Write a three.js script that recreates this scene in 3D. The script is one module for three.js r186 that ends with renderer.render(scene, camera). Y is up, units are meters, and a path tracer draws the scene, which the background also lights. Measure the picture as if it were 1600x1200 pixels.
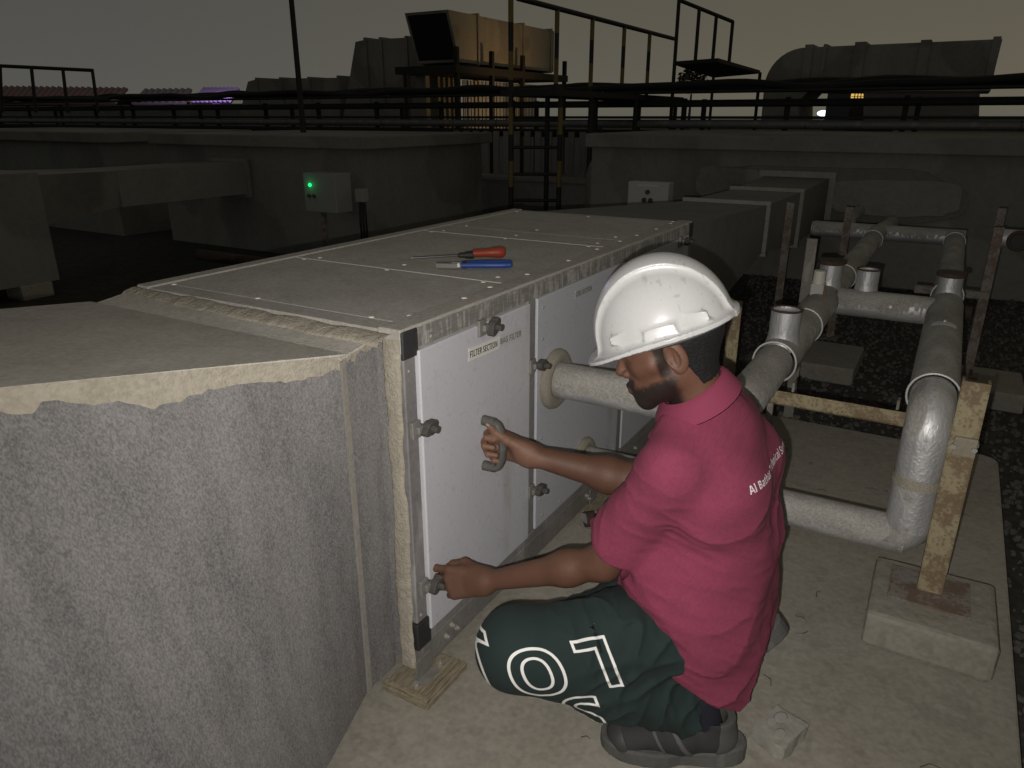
import * as THREE from 'three';
import { RoundedBoxGeometry } from 'three/addons/geometries/RoundedBoxGeometry.js';
import { DecalGeometry } from 'three/addons/geometries/DecalGeometry.js';
import { mergeGeometries } from 'three/addons/utils/BufferGeometryUtils.js';
import { ImprovedNoise } from 'three/addons/math/ImprovedNoise.js';

// ---------------------------------------------------------------- camera, sky, lights, exposure
const V = (x, y, z) => new THREE.Vector3(x, y, z);
const scene = new THREE.Scene();
const EYE = V(0, 1.3, 0), PITCH = THREE.MathUtils.degToRad(20), FPX = 1150;
const camera = new THREE.PerspectiveCamera(2 * Math.atan(600 / FPX) * 180 / Math.PI, 4 / 3, 0.05, 900);
camera.position.copy(EYE);
camera.lookAt(0, 1.3 - Math.sin(PITCH), -Math.cos(PITCH));

const renderer = new THREE.WebGLRenderer({ antialias: true });
renderer.toneMapping = THREE.LinearToneMapping;
renderer.toneMappingExposure = 1.0;
renderer.shadowMap.enabled = true;

// night sky: grey to the left, warm town glow to the right
{
  const w = 256, h = 128, d = new Float32Array(w * h * 4);
  for (let j = 0; j < h; j++) for (let i = 0; i < w; i++) {
    const el = (j + .5) / h * Math.PI - Math.PI / 2;                  // row 0 is the nadir
    const az = ((i + .5) / w - .5) * Math.PI * 2;                     // 0 = +x
    const dx = Math.cos(az), dz = Math.sin(az);
    const warm = THREE.MathUtils.smoothstep(dx * .8 - dz * .45, -.25, 1.0);   // right and ahead
    const low = Math.exp(-Math.max(el, 0) * 3.2);
    const g = .051 + .038 * low, k = .064 + .062 * low;
    const o = (j * w + i) * 4;
    d[o] = g * (1 - warm) + k * 1.06 * warm; d[o + 1] = g * .998 * (1 - warm) + k * .95 * warm; d[o + 2] = g * .935 * (1 - warm) + k * .68 * warm; d[o + 3] = 1;
  }
  const t = new THREE.DataTexture(d, w, h, THREE.RGBAFormat, THREE.FloatType);
  t.mapping = THREE.EquirectangularReflectionMapping; t.magFilter = THREE.LinearFilter; t.minFilter = THREE.LinearFilter;
  t.wrapS = THREE.RepeatWrapping; t.needsUpdate = true;
  scene.background = t; scene.environment = t;
}
// faint skyglow from the town side (night: no sun)
const glow = new THREE.DirectionalLight(0xffd9a0, 0.02);
glow.position.set(14, 9, -10); glow.target.position.set(0, 0, -5); glow.castShadow = true; glow.shadow.radius = 60;
Object.assign(glow.shadow.camera, { left: -20, right: 20, top: 20, bottom: -20, near: .5, far: 60 });
scene.add(glow, glow.target);
// the flash of the phone that took the picture: just left of and below the lens
const flash = new THREE.SpotLight(0xfffaf4, 6.9, 60, 1.12, 1.0, 2);
flash.name = 'phone_flash';
flash.position.set(-0.022, 1.262, -0.004);
flash.target.position.copy(flash.position).add(V(.13, -Math.sin(PITCH) + .10, -Math.cos(PITCH)));
flash.castShadow = true; flash.shadow.radius = 0.25; flash.shadow.mapSize.set(2048, 2048);
flash.shadow.camera.near = .05;
scene.add(flash, flash.target);

// ---------------------------------------------------------------- helpers
function rng(s) { return () => { s |= 0; s = s + 0x6D2B79F5 | 0; let t = Math.imul(s ^ s >>> 15, 1 | s); t = t + Math.imul(t ^ t >>> 7, 61 | t) ^ t; return ((t ^ t >>> 14) >>> 0) / 4294967296; }; }
const RND = rng(77);
const clamp = (x, a = 0, b = 1) => x < a ? a : x > b ? b : x;
const lerp = (a, b, t) => a + (b - a) * t;
const sstep = (a, b, x) => { const t = clamp((x - a) / (b - a)); return t * t * (3 - 2 * t); };
const used = {};
function numbered(n) { const k = used[n] = (used[n] ?? -1) + 1; return k ? `${n}_${String(k).padStart(3, '0')}` : n; }
const TH = THREE.MathUtils.degToRad(59.6), CS = Math.cos(TH), SN = Math.sin(TH);
const ORG = V(-.227, 0, -1.437);                                     // near front foot of the air handling unit
const W = (a, y, z) => V(ORG.x + a * CS + z * SN, y, ORG.z - a * SN + z * CS);   // unit axes (along, up, out of its front) -> world
function at(px, py, t) { const x = (px - 800) / FPX, y = (600 - py) / FPX, s = Math.sin(PITCH), c = Math.cos(PITCH); return V(x * t, EYE.y + (-s + y * c) * t, (-c - y * s) * t); }
function tag(o, label, category, group, kind) { if (label) o.userData.label = label; if (category) o.userData.category = category; if (group) o.userData.group = group; if (kind) o.userData.kind = kind; return o; }
function thing(name, label, category, pos = V(0, 0, 0), turn = 0, group) { const g = new THREE.Group(); g.name = numbered(name); g.position.copy(pos); g.rotation.y = turn; scene.add(g); return tag(g, label, category, group); }
const thingU = (name, label, category, a, y, z, group) => thing(name, label, category, W(a, y, z), TH, group);
function mesh(name, geo, mat, parent = scene, pos, rot) {
  const m = new THREE.Mesh(geo, mat); m.name = parent === scene ? numbered(name) : name; m.castShadow = m.receiveShadow = true;
  if (pos) m.position.set(...(pos.isVector3 ? pos.toArray() : pos)); if (rot) m.rotation.set(...rot); parent.add(m); return m;
}
function metreUV(geo, s = 1) {                                        // uv in metres by the dominant axis of each face
  const g = geo.index ? geo.toNonIndexed() : geo, p = g.attributes.position, uv = new Float32Array(p.count * 2);
  const A = V(), B = V(), C = V(), n = V();
  for (let i = 0; i < p.count; i += 3) {
    A.fromBufferAttribute(p, i); B.fromBufferAttribute(p, i + 1); C.fromBufferAttribute(p, i + 2);
    n.crossVectors(B.clone().sub(A), C.clone().sub(A)); const x = Math.abs(n.x), y = Math.abs(n.y), z = Math.abs(n.z);
    [A, B, C].forEach((q, k) => { const [a, b] = y >= x && y >= z ? [q.x, q.z] : x >= z ? [q.z, q.y] : [q.x, q.y]; uv[(i + k) * 2] = a * s; uv[(i + k) * 2 + 1] = b * s; });
  }
  g.setAttribute('uv', new THREE.BufferAttribute(uv, 2)); return g;
}
const bx = (w, h, d, x = 0, y = 0, z = 0) => metreUV(new THREE.BoxGeometry(w, h, d).translate(x, y, z));
const rb = (w, h, d, r = .004, x = 0, y = 0, z = 0) => metreUV(new RoundedBoxGeometry(w, h, d, 1, Math.min(r, w / 2.01, h / 2.01, d / 2.01)).translate(x, y, z));
const span = (x0, x1, y0, y1, z0, z1, r) => r ? rb(x1 - x0, y1 - y0, z1 - z0, r, (x0 + x1) / 2, (y0 + y1) / 2, (z0 + z1) / 2) : bx(x1 - x0, y1 - y0, z1 - z0, (x0 + x1) / 2, (y0 + y1) / 2, (z0 + z1) / 2);
const cy = (r0, r1, h, n = 20, x = 0, y = 0, z = 0) => new THREE.CylinderGeometry(r0, r1, h, n).translate(x, y, z);
function merge(list) { return mergeGeometries(list.map(g => { const q = g.index ? g.toNonIndexed() : g.clone(); for (const k of Object.keys(q.attributes)) if (!['position', 'normal', 'uv'].includes(k)) q.deleteAttribute(k); return q; })); }
function bar(p, q, w, h = w) {                                       // square bar from p to q
  const d = q.clone().sub(p), L = d.length(); const g = metreUV(new RoundedBoxGeometry(w, L, h, 1, Math.min(w, h) * .12));
  const up = V(0, 1, 0); return g.applyQuaternion(new THREE.Quaternion().setFromUnitVectors(up, d.normalize())).translate((p.x + q.x) / 2, (p.y + q.y) / 2, (p.z + q.z) / 2);
}
function rod(p, q, r, r1 = r, n = 12) { const d = q.clone().sub(p), L = d.length(); return new THREE.CylinderGeometry(r1, r, L, n).applyQuaternion(new THREE.Quaternion().setFromUnitVectors(V(0, 1, 0), d.normalize())).translate((p.x + q.x) / 2, (p.y + q.y) / 2, (p.z + q.z) / 2); }
function hexa(c) {                                                   // eight corners: bottom ring 0-3, top ring 4-7 (same order)
  const f = [[3, 2, 1, 0], [4, 5, 6, 7], [0, 1, 5, 4], [1, 2, 6, 5], [2, 3, 7, 6], [3, 0, 4, 7]], p = [];
  for (const [a, b, d, e] of f) for (const k of [a, b, d, a, d, e]) p.push(...c[k]);
  const g = new THREE.BufferGeometry(); g.setAttribute('position', new THREE.Float32BufferAttribute(p, 3)); g.computeVertexNormals(); return metreUV(g);
}
// tube along a polyline with rounded corners; u = metres along, v = share of the way round (0.5 = top of a level run)
function pipe(pts, r, bend = .09, rs = 28) {
  const path = [];
  pts = pts.map(p => V(...p));
  for (let i = 0; i < pts.length; i++) {
    if (i === 0 || i === pts.length - 1) { path.push(pts[i]); continue; }
    const a = pts[i - 1].clone().sub(pts[i]).normalize(), b = pts[i + 1].clone().sub(pts[i]).normalize(), A = pts[i].clone().addScaledVector(a, bend), B = pts[i].clone().addScaledVector(b, bend);
    for (let k = 0; k <= 8; k++) { const t = k / 8; path.push(A.clone().multiplyScalar((1 - t) * (1 - t)).addScaledVector(pts[i], 2 * t * (1 - t)).addScaledVector(B, t * t)); }
  }
  const fine = [path[0]];
  for (let i = 1; i < path.length; i++) { const L = path[i].distanceTo(path[i - 1]), n = Math.max(1, Math.round(L / .15)); for (let k = 1; k <= n; k++) fine.push(path[i - 1].clone().lerp(path[i], k / n)); }
  const P = [], N = [], U = [], I = []; let len = 0, nrm = null;
  fine.forEach((p, i) => {
    const t = (fine[i + 1] || p).clone().sub(fine[i - 1] || p).normalize();
    if (!nrm) { nrm = Math.abs(t.y) > .9 ? V(1, 0, 0) : V(0, -1, 0); }
    nrm.addScaledVector(t, -nrm.dot(t)).normalize(); const bin = t.clone().cross(nrm);
    if (i) len += p.distanceTo(fine[i - 1]);
    for (let k = 0; k <= rs; k++) { const th = k / rs * Math.PI * 2, d = nrm.clone().multiplyScalar(Math.cos(th)).addScaledVector(bin, Math.sin(th)); P.push(p.x + d.x * r, p.y + d.y * r, p.z + d.z * r); N.push(d.x, d.y, d.z); U.push(len, k / rs); }
  });
  for (let i = 0; i < fine.length - 1; i++) for (let k = 0; k < rs; k++) { const a = i * (rs + 1) + k, b = a + rs + 1; I.push(a, a + 1, b, b, a + 1, b + 1); }
  const g = new THREE.BufferGeometry(); g.setAttribute('position', new THREE.Float32BufferAttribute(P, 3)); g.setAttribute('normal', new THREE.Float32BufferAttribute(N, 3)); g.setAttribute('uv', new THREE.Float32BufferAttribute(U, 2)); g.setIndex(I); return g;
}
function extr(pts, depth, bevel = 0) { const s = new THREE.Shape(pts.map(p => new THREE.Vector2(...p))); return metreUV(new THREE.ExtrudeGeometry(s, { depth, bevelEnabled: bevel > 0, bevelSize: bevel, bevelThickness: bevel, bevelSegments: 2, curveSegments: 16 })); }

// ---------------------------------------------------------------- noise and textures
const HT = new Float32Array(65536); { const r = rng(5); for (let i = 0; i < 65536; i++) HT[i] = r(); }
const hash = (x, y, s) => { let h = Math.imul(x, 374761393) ^ Math.imul(y, 668265263) ^ Math.imul(s + 1, 974634777); h = Math.imul(h ^ (h >>> 13), 1274126177); h ^= h >>> 16; return HT[h & 65535]; };
function vn(x, y, per, s = 0, perY = per) { const xi = Math.floor(x), yi = Math.floor(y); let fx = x - xi, fy = y - yi; fx = fx * fx * (3 - 2 * fx); fy = fy * fy * (3 - 2 * fy); const m = (k, q) => ((k % q) + q) % q; const x0 = m(xi, per), x1 = m(xi + 1, per), y0 = m(yi, perY), y1 = m(yi + 1, perY); return lerp(lerp(hash(x0, y0, s), hash(x1, y0, s), fx), lerp(hash(x0, y1, s), hash(x1, y1, s), fx), fy); }
function fbm(u, v, f, o, s = 0) { let a = .5, r = 0, n = 0; for (let k = 0; k < o; k++) { r += a * vn(u * f, v * f, f, s + k); n += a; a *= .55; f *= 2; } return r / n; }
function fbm2(u, v, fx, fy, o, s = 0) { let a = .5, r = 0, n = 0; for (let k = 0; k < o; k++) { r += a * vn(u * fx, v * fy, fx, s + k, fy); n += a; a *= .55; fx *= 2; fy *= 2; } return r / n; }
function tex(w, h, fn, rep = 1, repY = rep) {
  const d = new Uint8Array(w * h * 4);
  for (let j = 0; j < h; j++) for (let i = 0; i < w; i++) { const c = fn((i + .5) / w, (j + .5) / h), o = (j * w + i) * 4; if (typeof c === 'number') { d[o] = d[o + 1] = d[o + 2] = clamp(c) * 255; } else { d[o] = clamp(c[0]) * 255; d[o + 1] = clamp(c[1]) * 255; d[o + 2] = clamp(c[2]) * 255; } d[o + 3] = 255; }
  const t = new THREE.DataTexture(d, w, h); t.wrapS = t.wrapT = THREE.RepeatWrapping; t.magFilter = THREE.LinearFilter; t.minFilter = THREE.LinearMipmapLinearFilter; t.generateMipmaps = true; t.repeat.set(rep, repY); t.needsUpdate = true; return t;
}
const C = (r, g, b) => new THREE.Color().setRGB(r, g, b);
function std(name, color, rough, o = {}) { return new THREE.MeshStandardMaterial({ name, color: C(...color), roughness: rough, ...o }); }
const mixc = (a, b, t) => [lerp(a[0], b[0], t), lerp(a[1], b[1], t), lerp(a[2], b[2], t)];

const T = {};
// coarse dust clinging to a dark sheet: short bright specks, faint vertical runs
T.felt = tex(1024, 1024, (u, v) => {
  const sp = vn(u * 480, v * 300, 480, 3, 300), sp2 = vn(u * 210, v * 120, 210, 9, 120), st = fbm2(u, v, 22, 5, 3, 21), bl = fbm(u, v, 4, 4, 33);
  const k = .52 + .40 * (sp * .8 + sp2 * .2 - .5) + .25 * (st - .5) + .13 * (bl - .5); return [k, k * .985, k * .97];
}, 1.1);
T.feltBump = tex(1024, 1024, (u, v) => vn(u * 480, v * 300, 480, 3, 300) * .6 + vn(u * 210, v * 120, 210, 9, 120) * .4, 1.1);
// settled dust on level sheets
T.dust = tex(1024, 1024, (u, v) => { const a = fbm(u, v, 5, 5, 41), b = fbm(u, v, 170, 2, 42), c = fbm(u, v, 23, 3, 44); const k = .74 + .22 * (a - .5) + .26 * (b - .5) + .16 * (c - .5); return [k, k * lerp(.985, 1.0, a), k * lerp(.94, 1, c)]; }, .8);
T.grain = tex(512, 512, (u, v) => fbm(u, v, 128, 2, 43), 2.5);
// concrete with stains
T.conc = tex(1024, 1024, (u, v) => { const a = fbm(u, v, 3, 6, 51), b = fbm(u, v, 190, 2, 52), c = fbm(u, v, 11, 4, 53), spot = sstep(.66, .74, fbm(u, v, 40, 2, 54)); let k = .72 + .30 * (a - .5) + .22 * (b - .5) + .14 * (c - .5) - .07 * spot; return [k, k * .985, k * lerp(.90, .97, c)]; }, .5);
T.concBump = tex(1024, 1024, (u, v) => fbm(u, v, 60, 4, 55) * .7 + .3 * fbm(u, v, 8, 3, 56), .5);
T.wall = tex(1024, 1024, (u, v) => { const a = fbm(u, v, 3, 5, 61), b = fbm(u, v, 90, 2, 62), dr = fbm2(u, v, 14, 2, 3, 63), p = sstep(.50, .54, fbm(u + .03 * fbm(u, v, 9, 2, 8), v, 2, 4, 65)); const k = .66 + .3 * (a - .5) + .12 * (b - .5) + .14 * (dr - .5) - .13 * p; return [k, k * .99, k * .95]; }, .35);
// galvanised trim with dusty rain runs
T.galv = tex(1024, 256, (u, v) => { const st = fbm2(u, v, 150, 5, 2, 71), s2 = fbm2(u, v, 46, 3, 2, 72), f = fbm(u, v, 60, 3, 73); const run = sstep(.40, .72, st * .62 + s2 * .38 + (f - .5) * .2); const k = .46 + .16 * (f - .5) + .42 * run; return [k, k * .985, k * .95]; }, 1, 4);
T.steel = tex(512, 512, (u, v) => { const a = fbm(u, v, 6, 4, 81), b = fbm(u, v, 64, 3, 82), s = sstep(.62, .78, fbm2(u, v, 18, 4, 3, 83)); const k = .62 + .28 * (a - .5) + .22 * (b - .5) + .2 * s; return [k, k * .985, k * .96]; }, 1.7);
// white door panel: dry wiped dust
T.panel = tex(1024, 1024, (u, v) => { const a = fbm(u, v, 4, 5, 91), b = fbm(u, v, 150, 2, 92), sm = sstep(.60, .80, fbm2(u, v, 7, 2, 4, 93)), sp = sstep(.80, .86, vn(u * 90, v * 90, 90, 94)); const k = .93 + .06 * (a - .5) + .07 * (b - .5) - .14 * sm - .16 * sp * .5; return [k, k * lerp(.995, .97, sm), k * lerp(1, .94, sm)]; }, 1.4);
// aluminium cladding with dust lying on top in a ragged band (v = 0.5 is the top)
function claddingMaps(cover, ragged, seed, patches) {
  const dust = (u, v) => {
    const n = fbm(u, v, 10, 4, seed), hair = vn(u * 150, v * 14, 150, seed + 7, 14), n2 = fbm(u, v, 5, 3, seed + 3);
    const edge = Math.abs(v - .5) * 2 + (n - .5) * ragged + (hair - .5) * ragged * .75;
    let d = 1 - sstep(cover - .07, cover + .05, edge);
    if (patches) d = Math.max(d, sstep(.54, .60, n2 + (n - .5) * .4));
    return d;
  };
  const D = 512; const cache = new Float32Array(D * D); for (let j = 0; j < D; j++) for (let i = 0; i < D; i++) cache[j * D + i] = dust((i + .5) / D, (j + .5) / D);
  const q = (u, v) => cache[Math.min(D - 1, v * D | 0) * D + Math.min(D - 1, u * D | 0)];
  const col = tex(D, D, (u, v) => { const d = q(u, v), g = fbm2(u, v, 330, 110, 2, seed + 1), m = fbm(u, v, 8, 3, seed + 2); return mixc([.60 + .3 * (m - .5), .60 + .3 * (m - .5), .60 + .28 * (m - .5)], [.33 + .24 * (g - .5) + .22 * (m - .5), .315 + .23 * (g - .5) + .21 * (m - .5), .287 + .22 * (g - .5) + .19 * (m - .5)], d); });
  const mr = tex(D, D, (u, v) => { const d = q(u, v), m = fbm(u, v, 30, 3, seed + 5); return [0, lerp(.56 + .2 * (m - .5), .96, d), lerp(.62, .0, d)]; });
  return { map: col, roughnessMap: mr, metalnessMap: mr };
}
T.emboss = tex(512, 512, (u, v) => sstep(.35, .65, vn(u * 110, v * 62, 110, 101, 62)) * .8 + .2 * fbm(u, v, 60, 2, 102), 1.6, 1);
function clad(name, cover, ragged, seed, patches, bump = .0003) { return new THREE.MeshStandardMaterial({ name, ...claddingMaps(cover, ragged, seed, patches), roughness: 1, metalness: 1, bumpMap: T.emboss, bumpScale: bump }); }
T.rust = tex(512, 512, (u, v) => { const a = fbm(u, v, 7, 5, 111), b = fbm(u, v, 60, 3, 112), r = sstep(.30, .72, a + (b - .5) * .8); return mixc([.47, .405, .25], [.20, .13, .075], r * .85).map(x => x * (.8 + .5 * (b - .5) + .2)); }, 3);
T.rust2 = tex(512, 512, (u, v) => { const a = fbm(u, v, 9, 5, 121), b = fbm(u, v, 60, 3, 122), r = sstep(.32, .72, a + (b - .5) * .8); return mixc([.33, .31, .28], [.20, .14, .10], r).map(x => x * (.8 + .5 * (b - .5) + .2)); }, 3);
T.gravel = tex(512, 512, (u, v) => { const a = vn(u * 60, v * 60, 60, 131), b = fbm(u, v, 24, 3, 132); const k = .35 + .6 * a * b + .25 * (b - .5); return [k, k * .98, k * .93]; }, 1.2);
T.weave = tex(256, 256, (u, v) => .5 + .25 * Math.sin(u * 402) * Math.sin(v * 402) + .3 * (vn(u * 128, v * 128, 128, 141) - .5), 6);
T.wood = tex(512, 256, (u, v) => { const g = fbm2(u, v, 5, 26, 3, 151), f = vn(u * 20, v * 220, 20, 152, 220), l = sstep(.58, .75, g); const k = .55 + .35 * (f - .5) + .3 * (g - .5) - .2 * l; return [k, k * .88, k * .66]; }, 3);
T.cloth = tex(512, 512, (u, v) => { const a = fbm(u, v, 5, 5, 171), b = fbm(u, v, 120, 2, 172); const k = .88 + .22 * (a - .5) + .22 * (b - .5); return [k, k, k]; }, 2.2);
T.hat = tex(512, 512, (u, v) => { const sc = sstep(.66, .80, fbm2(u, v, 12, 4, 4, 161)) * sstep(.45, .62, fbm(u, v, 4, 3, 162)), b = fbm(u, v, 70, 2, 163), sp = sstep(.84, .93, vn(u * 60, v * 34, 60, 164, 34)) * sstep(.5, .6, fbm(u, v, 5, 2, 165)); const k = .96 - .34 * sc - .16 * sp + .05 * (b - .5); return [k, k * lerp(1, .97, sc), k * lerp(.985, .93, sc)]; }, 3.2);

const M = {
  ductSide: std('dust_speckled_sheet', [.37, .362, .362], .95, { map: T.felt, bumpMap: T.feltBump, bumpScale: .0007 }),
  ductTop: std('dust_settled_duct_sheet', [.65, .62, .56], .97, { map: T.dust, bumpMap: T.grain, bumpScale: .001 }),
  seal: std('cream_mastic', [.50, .455, .375], .95, { map: T.dust, bumpMap: T.grain, bumpScale: .002 }),
  unitTop: std('dusty_roof_sheet', [.64, .62, .58], .95, { map: T.dust, bumpMap: T.grain, bumpScale: .0007 }),
  unitTopRail: std('dusty_roof_rail', [.58, .555, .51], .95, { map: T.dust, bumpMap: T.grain, bumpScale: .0007 }),
  seam: std('pale_seam_sealant', [.56, .54, .50], .9),
  screw: std('pale_screw_cap', [.74, .70, .64], .7),
  galv: std('streaked_galvanised_rail', [.60, .59, .57], .6, { map: T.galv, metalness: .25 }),
  post: std('grey_aluminium_post', [.42, .405, .41], .6, { map: T.steel, metalness: .1 }),
  black: std('black_corner_plastic', [.06, .06, .062], .55, { map: T.steel }),
  knob: std('dusty_black_knob', [.12, .115, .108], .8, { map: T.steel }),
  panel: std('white_coated_panel', [.66, .67, .705], .5, { map: T.panel }),
  panel2: std('white_coated_panel_weathered', [.58, .60, .64], .55, { map: T.panel }),
  bolt: std('zinc_bolt', [.42, .40, .36], .5, { metalness: .4 }),
  steel: std('grey_steel', [.46, .45, .43], .6, { map: T.steel, metalness: .3 }),
  conc: std('slab_concrete', [.45, .425, .375], .95, { map: T.conc, bumpMap: T.concBump, bumpScale: .003 }),
  block: std('cast_concrete_block', [.42, .40, .35], .95, { map: T.conc, bumpMap: T.concBump, bumpScale: .006 }),
  wall: std('rendered_wall', [.34, .34, .315], .95, { map: T.wall, bumpMap: T.concBump, bumpScale: .004 }),
  gravel: std('gravel_bed', [.085, .082, .075], 1, { map: T.gravel }),
  pebble: std('pebble', [.10, .096, .088], .95),
  rustY: std('yellow_paint_over_rust', [.80, .80, .80], .85, { map: T.rust, bumpMap: T.concBump, bumpScale: .002 }),
  rust: std('grey_paint_over_rust', [.80, .80, .80], .85, { map: T.rust2, bumpMap: T.concBump, bumpScale: .002 }),
  rustDark: std('dark_rust', [.10, .065, .045], .9, { map: T.steel }),
  clad: clad('dusty_aluminium_cladding', .52, .38, 201, false),
  cladTop: clad('dust_topped_cladding', .66, .30, 231, false),
  cladBare: clad('bare_aluminium_cladding', .0, .2, 261, true, .0006),
  band: std('pale_jacket_band', [.62, .61, .58], .45, { metalness: .3 }),
  wood: std('weathered_wood', [.48, .46, .42], .9, { map: T.wood, bumpMap: T.wood, bumpScale: .002 }),
  dark: std('dark_painted_steel', [.030, .029, .027], .7, { map: T.steel }),
  rackPipe: std('black_lagged_pipe', [.024, .023, .022], .85, { map: T.steel }),
  farDuct: std('grey_duct_sheet', [.36, .35, .32], .8, { map: T.wall }),
  farDuct2: std('pale_duct_sheet', [.50, .46, .36], .8, { map: T.wall }),
  skyDuct: std('skyline_duct_sheet', [.40, .39, .35], .8, { map: T.wall }),
  cable: std('black_cable', [.012, .012, .012], .6),
};

// ---------------------------------------------------------------- ground
M.pad = std('pad_concrete', [.38, .36, .32], .95, { map: T.conc });
{
  const g = mesh('gravel_ground', metreUV(new THREE.PlaneGeometry(600, 600).rotateX(-Math.PI / 2)), M.gravel, scene, [0, -.1, -60]); tag(g, 'dark gravel roof bed spreading to the horizon', 'gravel', null, 'structure');
  const s = new THREE.Shape(); const a0 = -4.5, a1 = 2.2, z0 = -1.25, z1 = 1.25, r = .07;
  s.moveTo(a0, -z0); s.lineTo(a1, -z0); s.lineTo(a1, -z1 + r); s.quadraticCurveTo(a1, -z1, a1 - r, -z1); s.lineTo(a0, -z1); s.closePath();
  const sg = metreUV(new THREE.ExtrudeGeometry(s, { depth: .1, bevelEnabled: true, bevelSize: .006, bevelThickness: .006, bevelSegments: 2 }).rotateX(-Math.PI / 2).translate(0, -.106, 0));
  const sl = mesh('concrete_slab', sg, M.conc, scene, W(0, 0, 0), [0, TH, 0]); tag(sl, 'dusty concrete slab under the worker and the unit', 'slab', null, 'structure');
  // low pads under the far pipework
  for (const [a, z, w, d, lab] of [[3.3, 1.15, .42, .5, 'low concrete pad under the leaning grey post'], [3.35, .4, .5, .42, 'low concrete pad between the two pipe headers']]) {
    const p = mesh('concrete_pad', rb(w, .1, d, .012), M.pad, scene, W(a, -.052, z), [0, TH, 0]); tag(p, lab, 'concrete pad');
  }
  // loose stones where the bed is near enough to see them
  const geo = new THREE.IcosahedronGeometry(1, 0); const n = 15000, im = new THREE.InstancedMesh(geo, M.pebble, n), o = new THREE.Object3D(), r2 = rng(31); let k = 0;
  while (k < n) {
    const a = -1.6 + r2() * 8.2, z = -.6 + r2() * 3.6; if (a < 2.25 && z < 1.28) { continue; }
    const s2 = .005 + r2() * r2() * .016; o.position.copy(W(a, -.1 + s2 * .3, z)); o.rotation.set(r2() * 6, r2() * 6, r2() * 6); o.scale.set(s2 * (1 + r2() * .5), s2 * .8, s2); o.updateMatrix(); im.setMatrixAt(k, o.matrix);
    const c = .75 + r2() * .4; im.setColorAt(k, C(c, c * .98, c * .93)); k++;
  }
  im.name = 'gravel'; im.castShadow = im.receiveShadow = true; scene.add(im); tag(im, 'loose dark gravel stones beside the concrete slab', 'gravel', null, 'stuff');
  // dry twigs and scraps swept over the slab
  const bits = [], r3 = rng(91);
  for (let i = 0; i < 46; i++) {
    const a = -.55 + r3() * 2.4, z = .28 + r3() * .9, L = .012 + r3() * .035, th = r3() * 6.3; const p = W(a, .003, z), q = p.clone().add(V(Math.cos(th) * L, .004 * r3(), Math.sin(th) * L)), m = p.clone().lerp(q, .5).add(V(Math.sin(th) * L * .2, .002, -Math.cos(th) * L * .2));
    bits.push(rod(p, m, .0011, .0012, 5), rod(m, q, .0012, .0006, 5));
  }
  tag(mesh('dry_twigs', merge(bits), std('dry_twig', [.10, .075, .05], .9)), 'scattered dry twigs and scraps on the slab', 'litter', null, 'stuff');
}

// ---------------------------------------------------------------- lettering
function sticker(lines, w, h, font, ink = '#23252a', paper = '#e6e3dc', px = 2400) {
  const cv = document.createElement('canvas'); cv.width = Math.round(w * px); cv.height = Math.round(h * px); const c = cv.getContext('2d');
  c.fillStyle = paper; c.fillRect(0, 0, cv.width, cv.height); c.fillStyle = ink; c.textAlign = 'center'; c.textBaseline = 'middle'; c.font = font;
  const m = c.measureText(lines).width; c.save(); c.translate(cv.width / 2, cv.height * .53); c.scale(Math.min(1, cv.width * .94 / m), 1); c.fillText(lines, 0, 0); c.restore();
  const t = new THREE.CanvasTexture(cv); t.colorSpace = THREE.SRGBColorSpace; return new THREE.MeshStandardMaterial({ map: t, roughness: .6 });
}
function plateUV(w, h) { const g = new THREE.BoxGeometry(w, h, .0012); return g; }

// flattened bead of mastic from p0 to p1: e1 across, e2 outwards
const nrm_ = (x, y, z) => V(x, y, z).normalize();
function caulk(p0, p1, e1, e2, w, h, seed, n = 120) {
  const P = [], I = [], m = 9, L = p0.distanceTo(p1);
  for (let i = 0; i <= n; i++) {
    const t = i / n, c = p0.clone().lerp(p1, t), k = Math.round(L * 12), a = fbm2(t, .5, k, 2, 3, seed) - .5, b = fbm2(t, .5, k, 2, 3, seed + 5) - .5, q = fbm2(t, .5, k * 2, 2, 3, seed + 9);
    for (let j = 0; j < m; j++) { const th = Math.PI * j / (m - 1), s = Math.sin(th); const x = -Math.cos(th) * w * (1 + (Math.cos(th) < 0 ? a : b) * .75), y = (Math.pow(s, .6) * h * (.65 + .7 * q) + (vn(i * .9, j * 1.7, 997, seed) - .5) * .0022 * s); const v = c.clone().addScaledVector(e1, x).addScaledVector(e2, y); P.push(v.x, v.y, v.z); }
    if (i) for (let j = 0; j < m - 1; j++) { const u = (i - 1) * m + j, d = u + m; I.push(u, u + 1, d, d, u + 1, d + 1); }
  }
  const g = new THREE.BufferGeometry(); g.setAttribute('position', new THREE.Float32BufferAttribute(P, 3)); g.setIndex(I); g.computeVertexNormals(); const nn = g.attributes.normal.clone(), o = g.toNonIndexed(), r = metreUV(o); return r;
}
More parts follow.
